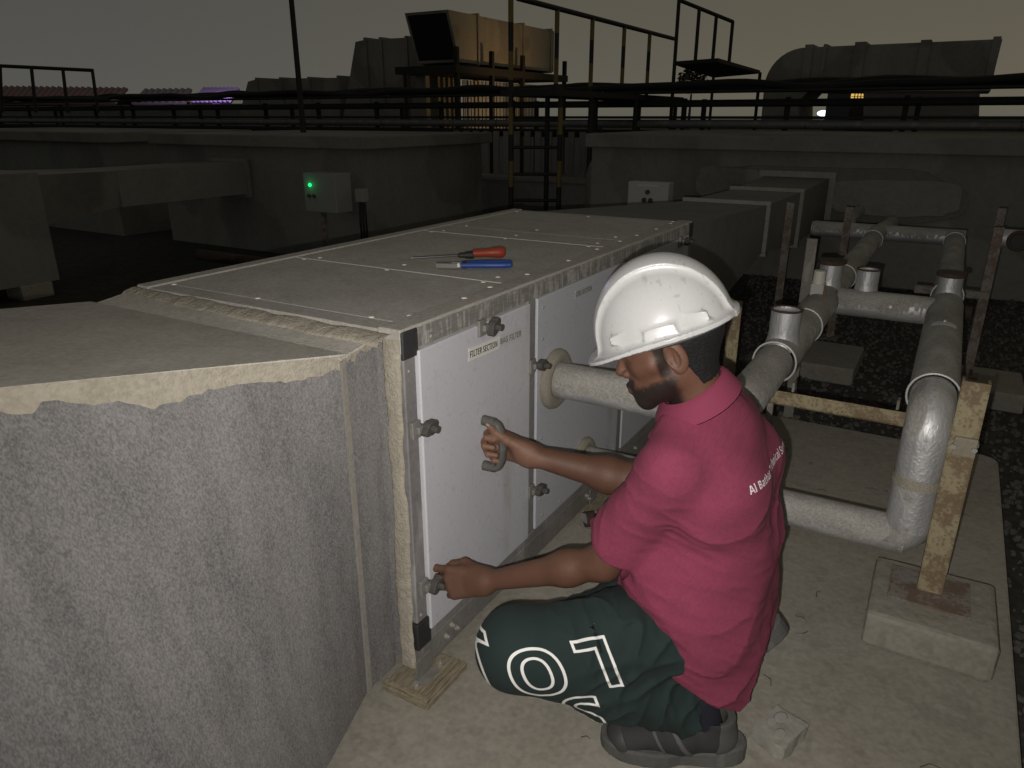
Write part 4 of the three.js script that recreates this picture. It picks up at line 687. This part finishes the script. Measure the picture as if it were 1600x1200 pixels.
const BASE = [.36, 0, -1.36], LR = [-.506, 0, .863];
const J = {
  pel: [.428, .30, -1.37], hipL: [.412, .285, -1.29], hipR: [.445, .28, -1.44], kneeL: [.010, .298, -1.205], ankL: [.362, .122, -1.25], kneeR: [.12, .075, -1.5], ankR: [.55, .10, -1.47],
  waist: [.440, .46, -1.37], chest: [.432, .61, -1.37], up: [.398, .690, -1.372], neckB: [.366, .768, -1.350],
  shL: [.298, .672, -1.246], elL: [.192, .417, -1.328], wrL: [-.062, .290, -1.442], shR: [.455, .69, -1.53], elR: [.31, .462, -1.60], wrR: [.046, .513, -1.648],
};
const worker = thing('person', 'kneeling man in pink polo shirt and dark green trousers working at the white access door', 'person', V(...BASE));
const toBase = g => g.translate(-BASE[0], -BASE[1], -BASE[2]);
const SKIN = [.128, .060, .037], PALM = [.27, .145, .095];
const skinTone = (x, y, z) => { const n = NO.noise(x * 60, y * 60, z * 60) * .06 + NO.noise(x * 14, y * 14, z * 14) * .08; return SKIN.map(c => c * (1 + n)); };

// hands -----------------------------------------------------------
function hand(Wp, f, n, spec) {
  f = nm(f); n = nm(ad(n, f, -dt(n, f))); const s = spec.thumbUp; const sv = nm(ad(ad(s, f, -dt(s, f)), n, -dt(ad(s, f, -dt(s, f)), n)));
  const at3 = (a, b, c) => [0, 1, 2].map(i => Wp[i] + f[i] * a + sv[i] * b + n[i] * c);
  const bones = [], fingers = [];
  const kn = [[.086, .030], [.090, .010], [.086, -.010], [.078, -.028]], len = [[.040, .025, .021], [.044, .029, .022], [.041, .027, .021], [.032, .021, .019]], rad = [.0095, .0098, .0094, .0084];
  kn.forEach(([a, b], i) => {
    const K = at3(a, b, 0); bones.push([at3(.004, b * .55, 0), K, .0150, .0118]); let p = K; const ch = [];
    spec.flex[i].forEach((deg, q) => { const r = deg * Math.PI / 180, d = [0, 1, 2].map(k => f[k] * Math.cos(r) + n[k] * Math.sin(r) + sv[k] * (spec.spread?.[i] ?? 0)); const e = ad(p, d, len[i][q] * .96); ch.push([p, e, rad[i] * (1 - .07 * q), rad[i] * (1 - .07 * (q + 1))]); p = e; }); fingers.push(ch);
  });
  const th = spec.thumb.map(t => at3(...t)); const thumb = [[th[0], th[1], .0165, .0125], [th[1], th[2], .0122, .0108], [th[2], th[3], .0108, .0085]];
  const all = [...fingers.flat(), ...thumb];
  const field = (x, y, z) => {
    let d = 1; for (const b of bones) d = smin(d, cone(x, y, z, ...b), .014);
    d = smin(d, cone(x, y, z, at3c, at3d, .017, .013), .016);
    for (const ch of fingers) { let q = 1; for (const b of ch) q = smin(q, cone(x, y, z, ...b), .004); d = smin(d, q, .0035); }
    let q = 1; for (const b of thumb) q = smin(q, cone(x, y, z, ...b), .006); return smin(d, q, .010);
  };
  const at3c = at3(.02, .012, .008), at3d = at3(.055, .022, .012);
  const nail = thumb[2][1], nd = spec.nail ? at3(...spec.nail) : null;
  const tone = (x, y, z) => { const k = (x - Wp[0]) * n[0] + (y - Wp[1]) * n[1] + (z - Wp[2]) * n[2]; let c = skinTone(x, y, z); const m = sstep(.004, .020, k) * .55; c = mixc(c, PALM, spec.palm ? m : 0); if (nd) { const d = Math.hypot(x - nd[0], y - nd[1], z - nd[2]); c = mixc(c, [.42, .27, .21], 1 - sstep(.0045, .0065, d)); } return c; };
  return { field, tone, ends: [...all.map(b => b[1]), ...kn.map(([a, b]) => at3(a, b, 0))] };
}
const handR = hand(J.wrR, [-.86, .13, -.50], [-.506, 0, .863], { thumbUp: [0, 1, 0], flex: [[42, 118, 190], [48, 126, 200], [54, 132, 205], [60, 138, 208]], thumb: [[.022, .020, .014], [.055, .034, .030], [.084, .046, .036], [.110, .060, .033]], nail: [.108, .064, .041], palm: true });
const handL = hand(J.wrL, [-.955, -.19, -.20], [.05, -.42, -.90], { thumbUp: [0, .9, -.42], flex: [[18, 70, 112], [30, 96, 150], [40, 110, 170], [50, 122, 182]], spread: [.10, .02, -.06, -.14], thumb: [[.022, .022, .012], [.055, .040, .026], [.088, .036, .034], [.112, .026, .036]], palm: false });
function armGeo(h, sh, el, wr, r) {
  const up = mixp(sh, el, .35), mid = mixp(el, wr, .28);
  const f = (x, y, z) => { let d = cone(x, y, z, up, el, .050 * r, .043 * r); d = smin(d, cone(x, y, z, el, mid, .043 * r, .0435 * r), .03); d = smin(d, cone(x, y, z, mid, wr, .0435 * r, .0265 * r), .03); d = smin(d, cone(x, y, z, wr, mixp(wr, el, -.06), .0255, .023), .02); return smin(d, h.field(x, y, z), .02); };
  const pts = [up, el, mid, wr, ...h.ends]; const mn = [0, 1, 2].map(i => Math.min(...pts.map(p => p[i])) - .062), mx = [0, 1, 2].map(i => Math.max(...pts.map(p => p[i])) + .062);
  return nets(f, mn, mx, .0032, h.tone);
}
// head ------------------------------------------------------------
const PIT = THREE.MathUtils.degToRad(20), AZ = THREE.MathUtils.degToRad(-19), fh = [-Math.cos(THREE.MathUtils.degToRad(30.4) + AZ), 0, -Math.sin(THREE.MathUtils.degToRad(30.4) + AZ)];
const HX = nm([fh[0] * Math.cos(PIT), -Math.sin(PIT), fh[2] * Math.cos(PIT)]), HY0 = [fh[0] * Math.sin(PIT), Math.cos(PIT), fh[2] * Math.sin(PIT)], HZ = nm(crs(HX, HY0)), HY = crs(HZ, HX), HO = [.306, .884, -1.345];
const HM = new THREE.Matrix4().makeBasis(V(...HX), V(...HY), V(...HZ)).setPosition(...HO);
const toHead = p => { const d = ad(p, HO, -1); return [dt(d, HX), dt(d, HY), dt(d, HZ)]; };
const nb = toHead(ad(J.neckB, [.012, -.03, 0]));
function headCore(x, y, z) {
  const w = Math.abs(z);
  let d = ell(x, y, z, [-.008, .042, 0], [.098, .088, .075]);
  d = smin(d, ell(x, y, z, [.042, -.018, 0], [.050, .068, .054]), .03);
  d = smin(d, cone(x, y, w, [.012, -.048, .043], [.070, -.084, .015], .016, .017), .03);
  d = smin(d, ell(x, y, z, [.076, -.088, 0], [.017, .016, .020]), .02);
  d = smin(d, ell(x, y, z, [.072, -.056, 0], [.026, .028, .031]), .02);
  d = smin(d, cone(x, y, w, [.082, .036, .004], [.066, .036, .042], .011, .010), .018);
  d = smin(d, cone(x, y, w, [.062, -.008, .040], [.040, -.005, .056], .014, .012), .02);
  d = smax(d, -ell(x, y, w, [.096, .017, .033], [.015, .010, .016]), .012);
  d = smin(d, ell(x, y, w, [.074, .016, .032], [.0125, .0115, .0125]), .004);
  d = smin(d, cone(x, y, z, [.088, .022, 0], [.107, -.018, 0], .0075, .0105), .010);
  d = smin(d, ell(x, y, w, [.096, -.024, .012], [.0095, .0075, .007]), .006);
  d = smin(d, cone(x, y, w, [.101, -.0505, 0], [.089, -.053, .018], .0060, .0045), .006);
  d = smin(d, cone(x, y, w, [.0985, -.0625, 0], [.088, -.0585, .016], .0070, .005), .006);
  d = smax(d, -cone(x, y, w, [.112, -.0565, 0], [.094, -.0562, .022], .0022, .0015), .003);
  d = smin(d, cone(x, y, z, [-.022, -.035, 0], nb, .049, .056), .03);
  return d;
}
function headField(x, y, z) {
  let d = headCore(x, y, z); const w = Math.abs(z), ex = x + .002, ey = y - .002 + 0;
  const cx = ex * Math.cos(.25) - ey * Math.sin(.25), cyy = ex * Math.sin(.25) + ey * Math.cos(.25);
  let ear = ell(cx, cyy, w, [-.006, .002, .078], [.0205, .0330, .0085]); ear = smin(ear, ell(cx, cyy, w, [.000, -.024, .075], [.010, .011, .007]), .008);
  ear = smax(ear, -ell(cx, cyy, w, [.000, .004, .0855], [.0130, .0225, .0072]), .002); ear = smin(ear, cone(cx, cyy, w, [-.010, .014, .0775], [-.004, -.012, .0775], .0038, .0032), .003); ear = smin(ear, cone(cx, cyy, w, [.010, .002, .074], [.010, -.004, .076], .005, .005), .003);
  return smin(d, ear, .007);
}
function headTone(x, y, z) {
  let c = skinTone(x * 1 + 3, y, z); const w = Math.abs(z), n = NO.noise(x * 120, y * 120, z * 120) * .5 + NO.noise(x * 400, y * 400, z * 400) * .5;
  const jaw = -.034 - .25 * (x - .02) * (x < .06 ? 1 : 0) + (x > .06 ? -.012 : 0);
  let b = sstep(.004, -.010, y - jaw + n * .010) * sstep(-.004, .014, x + n * .004) * sstep(-.125, -.105, y) * (x > .055 && y > -.052 && w < .025 ? .0 : 1);
  const mou = sstep(.075, .085, x) * sstep(.034, .026, w) * sstep(-.031, -.036, y + n * .003) * sstep(-.058, -.052, y) ; const lip = sstep(.083, .090, x) * sstep(.019, .015, w) * sstep(-.069, -.066, y) * sstep(-.050, -.053, y);
  b = Math.max(b, mou); const side = sstep(.006, .012, x) * sstep(.034, .028, x) * sstep(-.04, -.03, y); b = Math.max(b, side * .9);
  c = mixc(c, [.009, .007, .006], b * (.93 + .07 * n)); c = mixc(c, [.12, .045, .035], lip); 
  const brow = sstep(.055, .065, x) * sstep(.044, .040, y + n * .002) * sstep(.030, .034, y) * sstep(.052, .046, w) * sstep(.008, .012, w); c = mixc(c, [.014, .011, .010], brow);
  return c;
}
{
  const head = nets(headField, [-.125, -.20, -.105], [.135, .14, .105], .0031, headTone).applyMatrix4(HM);
  const armR = armGeo(handR, J.shR, J.elR, J.wrR, .93), armL = armGeo(handL, J.shL, J.elL, J.wrL, .80);
  const core = (x, y, z) => { let d = cone(x, y, z, J.pel, J.waist, .10, .095); d = smin(d, cone(x, y, z, J.waist, J.chest, .095, .095), .04); d = smin(d, cone(x, y, z, J.chest, ad(J.neckB, [0, -.03, 0]), .085, .05), .04); for (const s of ['L', 'R']) { d = smin(d, cone(x, y, z, J.up, J['sh' + s], .06, .05), .04); d = smin(d, cone(x, y, z, J['sh' + s], mixp(J['sh' + s], J['el' + s], .5), .05, .045), .03); d = smin(d, cone(x, y, z, J['hip' + s], J['knee' + s], .07, .05), .04); d = smin(d, cone(x, y, z, J['knee' + s], J['ank' + s], .048, .035), .03); } return d; };
  const trunk = nets(core, [-.1, .0, -1.68], [.62, .86, -1.1], .012, skinTone);
  const body = mesh('body', toBase(mergeGeometries([head, armR, armL, trunk])), new THREE.MeshPhysicalMaterial({ name: 'skin', vertexColors: true, roughness: .6, bumpMap: T.grain, bumpScale: .0004 }), worker);
  // hair below the helmet
  const hairF = (x, y, z) => { const n = NO.noise(x * 220, y * 220, z * 220) * .0011; let d = headCore(x, y, z) - .0042 - n; const back = Math.max(x + .018 + .35 * Math.max(0, -y - .01) + n * 3, -(y + .070 + .15 * (x + .05) + n * 4)), top = Math.max(x - .062, -(y - .026)); return smax(d, smin(back, top, .01), .004); };
  mesh('hair', toBase(nets(hairF, [-.125, -.09, -.1], [.12, .15, .1], .0033).applyMatrix4(HM)), std('short_black_hair', [.0065, .006, .0055], .8, { bumpMap: T.grain, bumpScale: .001 }), worker);
}
// helmet ----------------------------------------------------------
{
  const K = [-.004, .040, 0];
  const ring2 = (x, z, rx, rz) => { const k = Math.sqrt(x * x / (rx * rx) + z * z / (rz * rz)); return (k - 1) * Math.min(rx, rz) * .98; };
  const f = (X, Y, Z) => {
    const x = X - K[0], y = Y - K[1], z = Z - K[2], w = Math.abs(z);
    let d = ell(x, y, z, [0, 0, 0], [.125, .130, .103]);
    const crest = Math.max(ell(x, y, z, [0, .0, 0], [.131, .140, .118]), w - .032 - .012 * (y / .1)); d = smin(d, crest, .010);
    const arc = ell(x, y, z, [.0, -.006, 0], [.106, .112, .1062]); d = smin(d, Math.max(arc, .020 - y), .014);
    d = Math.max(d, -y - .004);
    const rx = x > 0 ? .156 : .140, br = Math.max(ring2(x - .0, z, rx, .1165), Math.abs(y - .000 + (x > 0 ? 1.1 * x * x : .2 * x * x)) - .0026); d = smin(d, br - .0012, .022);
    for (const [lx, lw, lh, ww] of [[-.070, .016, .008, .0], [.0, .026, .005, .0], [.080, .013, .007, .0]]) { const rr = Math.sqrt(Math.max(0, 1 - (lx / .125) ** 2)) * .103; d = smin(d, Math.max(Math.abs(x - lx) - lw, Math.abs(y - .020) - lh, Math.abs(w - rr) - .0024), .011); }
    const inner = Math.max(ell(x, y, z, [0, -.003, 0], [.1185, .1235, .0965]), -1); return smax(d, -inner, .003);
  };
  const g = nets(f, [-.16, -.01, -.13], [.17, .195, .13], .0028); { const p = g.attributes.position, u = g.attributes.uv; for (let i = 0; i < p.count; i++) u.setXY(i, p.getX(i), p.getY(i) + p.getZ(i) * .3); }
  const h = thing('hard_hat', 'scuffed white hard hat worn by the kneeling man', 'hard hat', V(...ad(HO, HY, .04)));
  const TM = new THREE.Matrix4().makeTranslation(.008, .006, 0).multiply(new THREE.Matrix4().makeRotationZ(-.0)); const HM2 = HM.clone().multiply(TM);
  g.applyMatrix4(HM2).translate(-h.position.x, -h.position.y, -h.position.z);
  mesh('shell', g, new THREE.MeshPhysicalMaterial({ name: 'scuffed_white_plastic', color: C(.57, .57, .575), map: T.hat, roughness: .34, clearcoat: .15, clearcoatRoughness: .25 }), h);
  const band = new THREE.TorusGeometry(1, .1, 8, 48, Math.PI * 2); const bp = band.rotateX(Math.PI / 2).scale(.104, .075, .084).translate(-.008, .035, 0).applyMatrix4(HM).translate(-h.position.x, -h.position.y, -h.position.z);
  mesh('headband', bp, std('dark_blue_headband', [.04, .045, .06], .7), h);
}
// clothes ---------------------------------------------------------
const ridge = (a) => { const v = 1 - Math.abs(a) * 2.2; return v > 0 ? v * v : 0; };
const shirtM = new THREE.MeshPhysicalMaterial({ name: 'pink_pique_cotton', color: C(.250, .040, .083), map: T.cloth, roughness: .95, bumpMap: T.weave, bumpScale: .0008 });
let shirt, pants;
{
  const cuts = {}; for (const s of ['L', 'R']) { const d = nm(ad(J['el' + s], J['sh' + s], -1)), e = mixp(J['sh' + s], J['el' + s], s === 'L' ? .76 : .55); cuts[s] = { d, e, out: ad(e, d, .03) }; }
  const side = k => ad([0, 0, 0], LR, k), chains = [-1, 1].map(k => [[ad(ad(J.pel, [.005, -.12, .0]), side(k * .080)), .130], [ad(J.pel, side(k * .072)), .126], [ad(J.waist, side(k * .064)), .098], [ad(J.chest, side(k * .090)), .090], [ad(J.up, side(k * .078)), .074]]);
  const hemN = nm([-.62, -1, .08]), hemP = [.40, .185, -1.19], neckN = nm([-.42, .9, .0]), neckP = ad(J.neckB, [0, .006, 0]);
  const f = (x, y, z) => {
    let d = 1;
    d = smin(d, cone(x, y, z, J.pel, J.waist, .12, .104), .05); d = smin(d, cone(x, y, z, J.waist, J.chest, .104, .093), .05); d = smin(d, cone(x, y, z, J.chest, ad(J.up, [.012, .01, 0]), .093, .078), .05);
    for (const ch of chains) for (let i = 0; i < 4; i++) d = smin(d, cone(x, y, z, ch[i][0], ch[i + 1][0], ch[i][1], ch[i + 1][1]), .05);
    d = smin(d, ell(x, y, z, [.352, .40, -1.315], [.125, .14, .125]), .05);
    d = smin(d, cone(x, y, z, [.392, .60, -1.30], [.392, .60, -1.42], .095, .095), .05);
    d = smin(d, smax(cone(x, y, z, J.up, ad(J.neckB, [.0, -.012, 0]), .080, .062), plane(x, y, z, neckP, neckN), .01), .04);
    for (const s of ['L', 'R']) { const c = cuts[s], sh = J['sh' + s]; d = smin(d, cone(x, y, z, J.up, sh, .076, .055), .05); let sl = cone(x, y, z, sh, c.out, .053, .068); sl = smax(sl, plane(x, y, z, c.e, c.d), .006); d = smin(d, sl, .032); }
    if (d < .035 && d > -.035) {
      const u = dt([x - .4, y - .5, z + 1.36], [.863, 0, .506]), v = dt([x - .4, y - .5, z + 1.36], LR), q = y - .5;
      // folds sweeping from the arm pit down and round to the hip
      const fold = NO.noise(v * 3.2 + u * 2 + 4, q * 9 + v * 9 + u * 4, u * 3), fold2 = NO.noise(v * 5 + 9, q * 22 - v * 12, u * 5 + 2), low = sstep(.66, .42, y);
      d -= (.0075 * ridge(fold) * (.35 + .9 * low) + .0012 * ridge(fold2) * (.3 + low) - .003 * low) ; d -= .004 * NO.noise(x * 9, y * 9, z * 9);
      const aS = dt([x - J.shL[0], y - J.shL[1], z - J.shL[2]], cuts.L.d); if (Math.abs(z + 1.24) < .12) d -= .003 * ridge(NO.noise(x * 6, aS * 26 + z * 8, z * 9)) * sstep(-.05, .05, aS);
    }
    d = smax(d, plane(x, y, z, hemP, hemN), .006);
    for (const s of ['L', 'R']) { const c = cuts[s]; let cav = cone(x, y, z, J['sh' + s], c.out, .046, .0605); cav = Math.max(cav, -plane(x, y, z, ad(c.e, c.d, -.035), c.d)); d = Math.max(d, -cav); }
    d = Math.max(d, -Math.max(cone(x, y, z, ad(J.neckB, neckN, -.03), ad(J.neckB, neckN, .05), .060, .064), -plane(x, y, z, ad(neckP, neckN, -.03), neckN)));
    return d;
  };
  shirt = mesh('polo_shirt', toBase(nets(f, [.14, .07, -1.70], [.64, .84, -1.09], .0048)), shirtM, worker);
  // collar: folded band standing round the neck
  const cp = [], ci = [], nU = 56, prof = [[.0, -.012, .066], [.5, .020, .0625], [1, .038, .0610], [1.4, .0415, .0645], [1.8, .030, .0745], [2.5, .002, .0900], [2.55, -.001, .0890], [2.0, .020, .0755]];
  const ax = neckN, e1 = nm(crs(ax, [0, 0, 1])), e2 = crs(ax, e1), cc = ad(ad(J.neckB, neckN, .004), [.006, 0, 0]);
  for (let i = 0; i <= nU; i++) { const th = i / nU * Math.PI * 2, dir = [0, 1, 2].map(k => e1[k] * Math.cos(th) + e2[k] * Math.sin(th)); const fwd = dt(dir, fh); for (const [, hh, r] of prof) { const rr = r * (1 + .05 * Math.sin(th * 3 + 1) * .3) * (1 + .06 * fwd), yy = hh * (1 - .25 * fwd) - (r > .068 ? .006 * fwd : 0); cp.push(...[0, 1, 2].map(k => cc[k] + dir[k] * rr + ax[k] * yy)); } }
  const m = prof.length; for (let i = 0; i < nU; i++) for (let k = 0; k < m - 1; k++) { const a = i * m + k, b = a + m; ci.push(a, a + 1, b, b, a + 1, b + 1); }
  const cg = new THREE.BufferGeometry(); cg.setAttribute('position', new THREE.Float32BufferAttribute(cp, 3)); cg.setIndex(ci); cg.computeVertexNormals(); cg.setAttribute('uv', new THREE.Float32BufferAttribute(cp.filter((_, i) => i % 3 < 2), 2));
  mesh('collar', toBase(cg), new THREE.MeshPhysicalMaterial({ name: 'pink_rib_collar', color: C(.235, .037, .078), roughness: .92, bumpMap: T.weave, bumpScale: .001, side: THREE.DoubleSide }), shirt);
}
{
  const hemA = nm(ad(J.ankL, J.kneeL, -1)), hemR = nm(ad(J.ankR, J.kneeR, -1)), eL = ad(J.ankL, hemA, .012), eR = ad(J.ankR, hemR, -.02);
  const f = (x, y, z) => {
    let d = cone(x, y, z, J.hipL, J.hipR, .088, .088);
    const oL = ad(eL, hemA, .04), oR = ad(eR, hemR, .04);
    let l = cone(x, y, z, J.hipL, J.kneeL, .090, .077); let c = cone(x, y, z, J.kneeL, oL, .077, .066); c = smax(c, plane(x, y, z, eL, hemA), .006); l = smin(l, c, .035); l = smin(l, cone(x, y, z, mixp(J.hipL, J.kneeL, .45), mixp(J.kneeL, J.ankL, .55), .07, .06), .05);
    let r = cone(x, y, z, J.hipR, J.kneeR, .092, .078); let q = cone(x, y, z, J.kneeR, oR, .075, .062); q = smax(q, plane(x, y, z, eR, hemR), .006); r = smin(r, q, .03);
    d = smin(smin(d, l, .05), r, .05); 
    if (d < .03 && d > -.03) { const n = NO.noise(x * 7 + y * 9, y * 14 - x * 12, z * 6), n2 = NO.noise(x * 20 + 5, y * 9 + x * 14, z * 8); d -= .009 * ridge(n) * sstep(.02, .24, x) + .005 * ridge(n2) * sstep(-.05, .25, x) + .003 * NO.noise(x * 8, y * 8, z * 8); }
    return smax(d, .012 - y, .012);
  };
  pants = mesh('trousers', toBase(nets(f, [-.12, .0, -1.66], [.64, .46, -1.07], .0056)), std('dark_green_jersey', [.0125, .026, .0245], .9, { bumpMap: T.weave, bumpScale: .0005 }), worker);
}
// shoes -----------------------------------------------------------
function shoe(parent, pos, ry, rz, sockUp) {
  const g = new THREE.Group(); g.name = 'shoe'; g.position.set(pos[0] - BASE[0], pos[1] - BASE[1], pos[2] - BASE[2]); g.rotation.set(0, ry, rz, 'YZX'); parent.add(g);
  const half = x => x > .03 ? .048 - 9 * (x - .06) ** 2 * (x > .06 ? 1.1 : .2) : .036 + .012 * sstep(-.10, .03, x);
  const f = (x, y, z) => { let d = cone(x, y, z * .95, [-.095, .056, 0], [-.01, .058, 0], .037, .041); d = smin(d, cone(x, y, z * .86, [-.01, .055, 0], [.10, .036, 0], .041, .033), .03); d = smin(d, ell(x, y, z, [.098, .034, 0], [.042, .026, .042]), .02); d = smin(d, cone(x, y, z, [-.082, .06, 0], [-.086, .103, 0], .037, .039), .02); d = Math.max(d, y - .112 - .18 * Math.max(0, x + .06)); d = Math.max(d, -cone(x, y, z, [-.078, .08, 0], [-.075, .15, 0], .030, .038)); const sw = NO.noise(x * 30, y * 30, z * 30) * .0008; d -= sw; return Math.max(d, .022 - y); };
  const up = nets(f, [-.15, .0, -.065], [.155, .13, .065], .0034);
  mesh('upper', up, std('black_trainer_mesh', [.030, .030, .030], .75, { bumpMap: T.weave, bumpScale: .0012 }), g);
  const sp = []; for (let i = 0; i <= 40; i++) { const th = i / 40 * Math.PI * 2, c = Math.cos(th), s = Math.sin(th); const x = c > 0 ? .02 + c * .135 : .02 + c * .165; const w = (c > 0 ? .052 : .046) * (1 - .14 * Math.exp(-((x + .03) ** 2) / .002)); sp.push([x - .005, Math.sign(s) * w * Math.pow(Math.abs(s), .72)]); } sp.pop();
  const sg = extr(sp, .026, .005).rotateX(-Math.PI / 2).translate(0, .006, 0); { const p = sg.attributes.position; for (let i = 0; i < p.count; i++) { const x = p.getX(i), y = p.getY(i); p.setY(i, y + (y > .02 ? .010 * sstep(-.02, -.14, x) + .004 * sstep(.10, .15, x) : .010 * sstep(.10, .155, x) + .004 * Math.exp(-((x + .02) ** 2) / .0006))); } sg.computeVertexNormals(); }
  mesh('sole', sg, std('grey_rubber_sole', [.16, .16, .155], .8, { map: T.steel }), g);
  const tread = []; for (let i = 0; i < 22; i++) { const x = -.135 + i * .0128; tread.push(rb(.006, .008, .075 * (1 - .5 * Math.abs(i - 11) / 16), .001, x, .004, 0)); } mesh('tread', merge(tread), std('black_rubber', [.03, .03, .03], .9), g);
  for (let i = 0; i < 4; i++) { const x = .014 + i * .017, y0 = .098 - i * .0095; mesh('lace', new THREE.TubeGeometry(new THREE.CatmullRomCurve3([V(x + .004, y0 - .018, .034), V(x, y0 - .003, .022), V(x - .004, y0 + .002, 0), V(x, y0 - .003, -.022), V(x + .004, y0 - .018, -.034)]), 16, .0022, 6), std('grey_lace', [.22, .22, .21], .8), g); }
  mesh('trim', new THREE.TubeGeometry(new THREE.CatmullRomCurve3([V(.03, .071, .043), V(-.01, .060, .046), V(-.05, .070, .043), V(-.085, .060, .040), V(-.118, .064, .030)]), 24, .0022, 6), std('grey_trim', [.12, .12, .12], .7), g);
  // overlays: toe guard, heel counter, side straps
  const ov = (name, f2, c, r) => mesh(name, nets((x, y, z) => Math.max(f(x, y, z) - .0022, f2(x, y, z)), [-.155, .0, -.07], [.16, .13, .07], .0036), std(name + '_leather', c, r), g);
  ov('toe_guard', (x, y, z) => .098 - x + .5 * Math.max(0, y - .04), [.045, .045, .044], .6); ov('heel_counter', (x, y, z) => x + .088 - .25 * Math.max(0, .06 - y), [.085, .083, .078], .7);
  ov('side_strap', (x, y, z) => Math.abs(x + .022 - (y - .05) * .7) - .007, [.09, .09, .085], .7); ov('side_strap', (x, y, z) => Math.abs(x - .03 - (y - .05) * .6) - .005, [.09, .09, .085], .7);
  const q = mesh('sock', nets((x, y, z) => cone(x, y, z, [-.07, .075, 0], [-.045, .15, 0], .034, .036), [-.12, .03, -.05], [.0, .20, .05], .004), std('navy_sock', [.012, .012, .022], .95), g); q.visible = true;
  return g;
}
shoe(worker, [.348, 0, -1.236], Math.PI - .10, 0);
shoe(worker, [.525, .080, -1.43], Math.PI + .05, .0).rotation.set(0, Math.PI + .05, -.62, 'YZX');

// prints on the clothes --------------------------------------------
function printDecal(target, name, pos, z, x, size, cv, parent) {
  worker.updateMatrixWorld(true); const zz = nm(z), xx = nm(ad(x, zz, -dt(x, zz))), yy = crs(zz, xx); const e = new THREE.Euler().setFromRotationMatrix(new THREE.Matrix4().makeBasis(V(...xx), V(...yy), V(...zz)));
  const g = new DecalGeometry(target, V(...pos), e, V(...size)); const t = new THREE.CanvasTexture(cv); t.colorSpace = THREE.SRGBColorSpace;
  toBase(g); return mesh(name, g, new THREE.MeshStandardMaterial({ name: name + '_ink', map: t, transparent: true, roughness: .75, polygonOffset: true, polygonOffsetFactor: -1 }), parent);
}
const canvas = (w, h, draw) => { const c = document.createElement('canvas'); c.width = w; c.height = h; draw(c.getContext('2d'), w, h); return c; };
printDecal(shirt, 'back_lettering', [.515, .652, -1.325], [.863, .10, .506], [.506, .0, -.863], [.30, .044, .20], canvas(1360, 200, (c, w, h) => { c.fillStyle = '#e9dfe2'; c.font = 'bold 96px sans-serif'; c.textAlign = 'center'; c.textBaseline = 'middle'; c.fillText('Al Bathar Technical Services', w / 2, h / 2, w * .96); }), shirt);
const legPrint = canvas(1400, 1100, (c, w, h) => {
  c.strokeStyle = '#e8e8e4'; c.lineWidth = 18; c.lineJoin = 'miter'; c.textBaseline = 'alphabetic'; c.font = 'bold 470px sans-serif';
  const put = (s, x, y) => { c.save(); c.translate(x, y); c.transform(.92, 0, .24, 1, 0, 0); c.strokeText(s, 0, 0); c.restore(); };
  put('S', 230, 575); put('T', 575, 575); put('R', 880, 575); put('L', 130, 960); put('O', 420, 960); put('J', 830, 960);
});
printDecal(pants, 'leg_lettering', [.0, .224, -1.11], [-.02, .36, .92], [-.97, -.10, .0], [.50, .33, .19], legPrint, pants);
printDecal(pants, 'pocket_mark', [.165, .352, -1.165], [-.05, .62, .78], [.30, -.75, .5], [.062, .018, .10], canvas(440, 112, (c, w, h) => { c.fillStyle = '#dcdcd6'; c.beginPath(); c.moveTo(10, 20); c.lineTo(60, 56); c.lineTo(110, 40); c.lineTo(66, 70); c.lineTo(40, 100); c.lineTo(44, 62); c.closePath(); c.fill(); c.font = 'bold 56px sans-serif'; c.textBaseline = 'middle'; c.fillText('ARMORED', 130, 60, 300); }), pants);

// things of one kind share a group
const phrase = { insulated_pipe: 'insulated pipes right of and behind the worker', plant_room: 'low rendered plant rooms on the roof', corrugated_roof: 'corrugated roofs on the left skyline', concrete_block: 'loose concrete blocks', concrete_pad: 'low concrete pads under the pipework', timber_foot: 'timber feet under the unit', control_box: 'control boxes on stands', air_handling_unit: 'air handling units on the roof' };
for (const o of scene.children) { const k = o.name.replace(/_\d{3}$/, ''); if (phrase[k] && !o.userData.group) o.userData.group = phrase[k]; }
renderer.render(scene, camera);
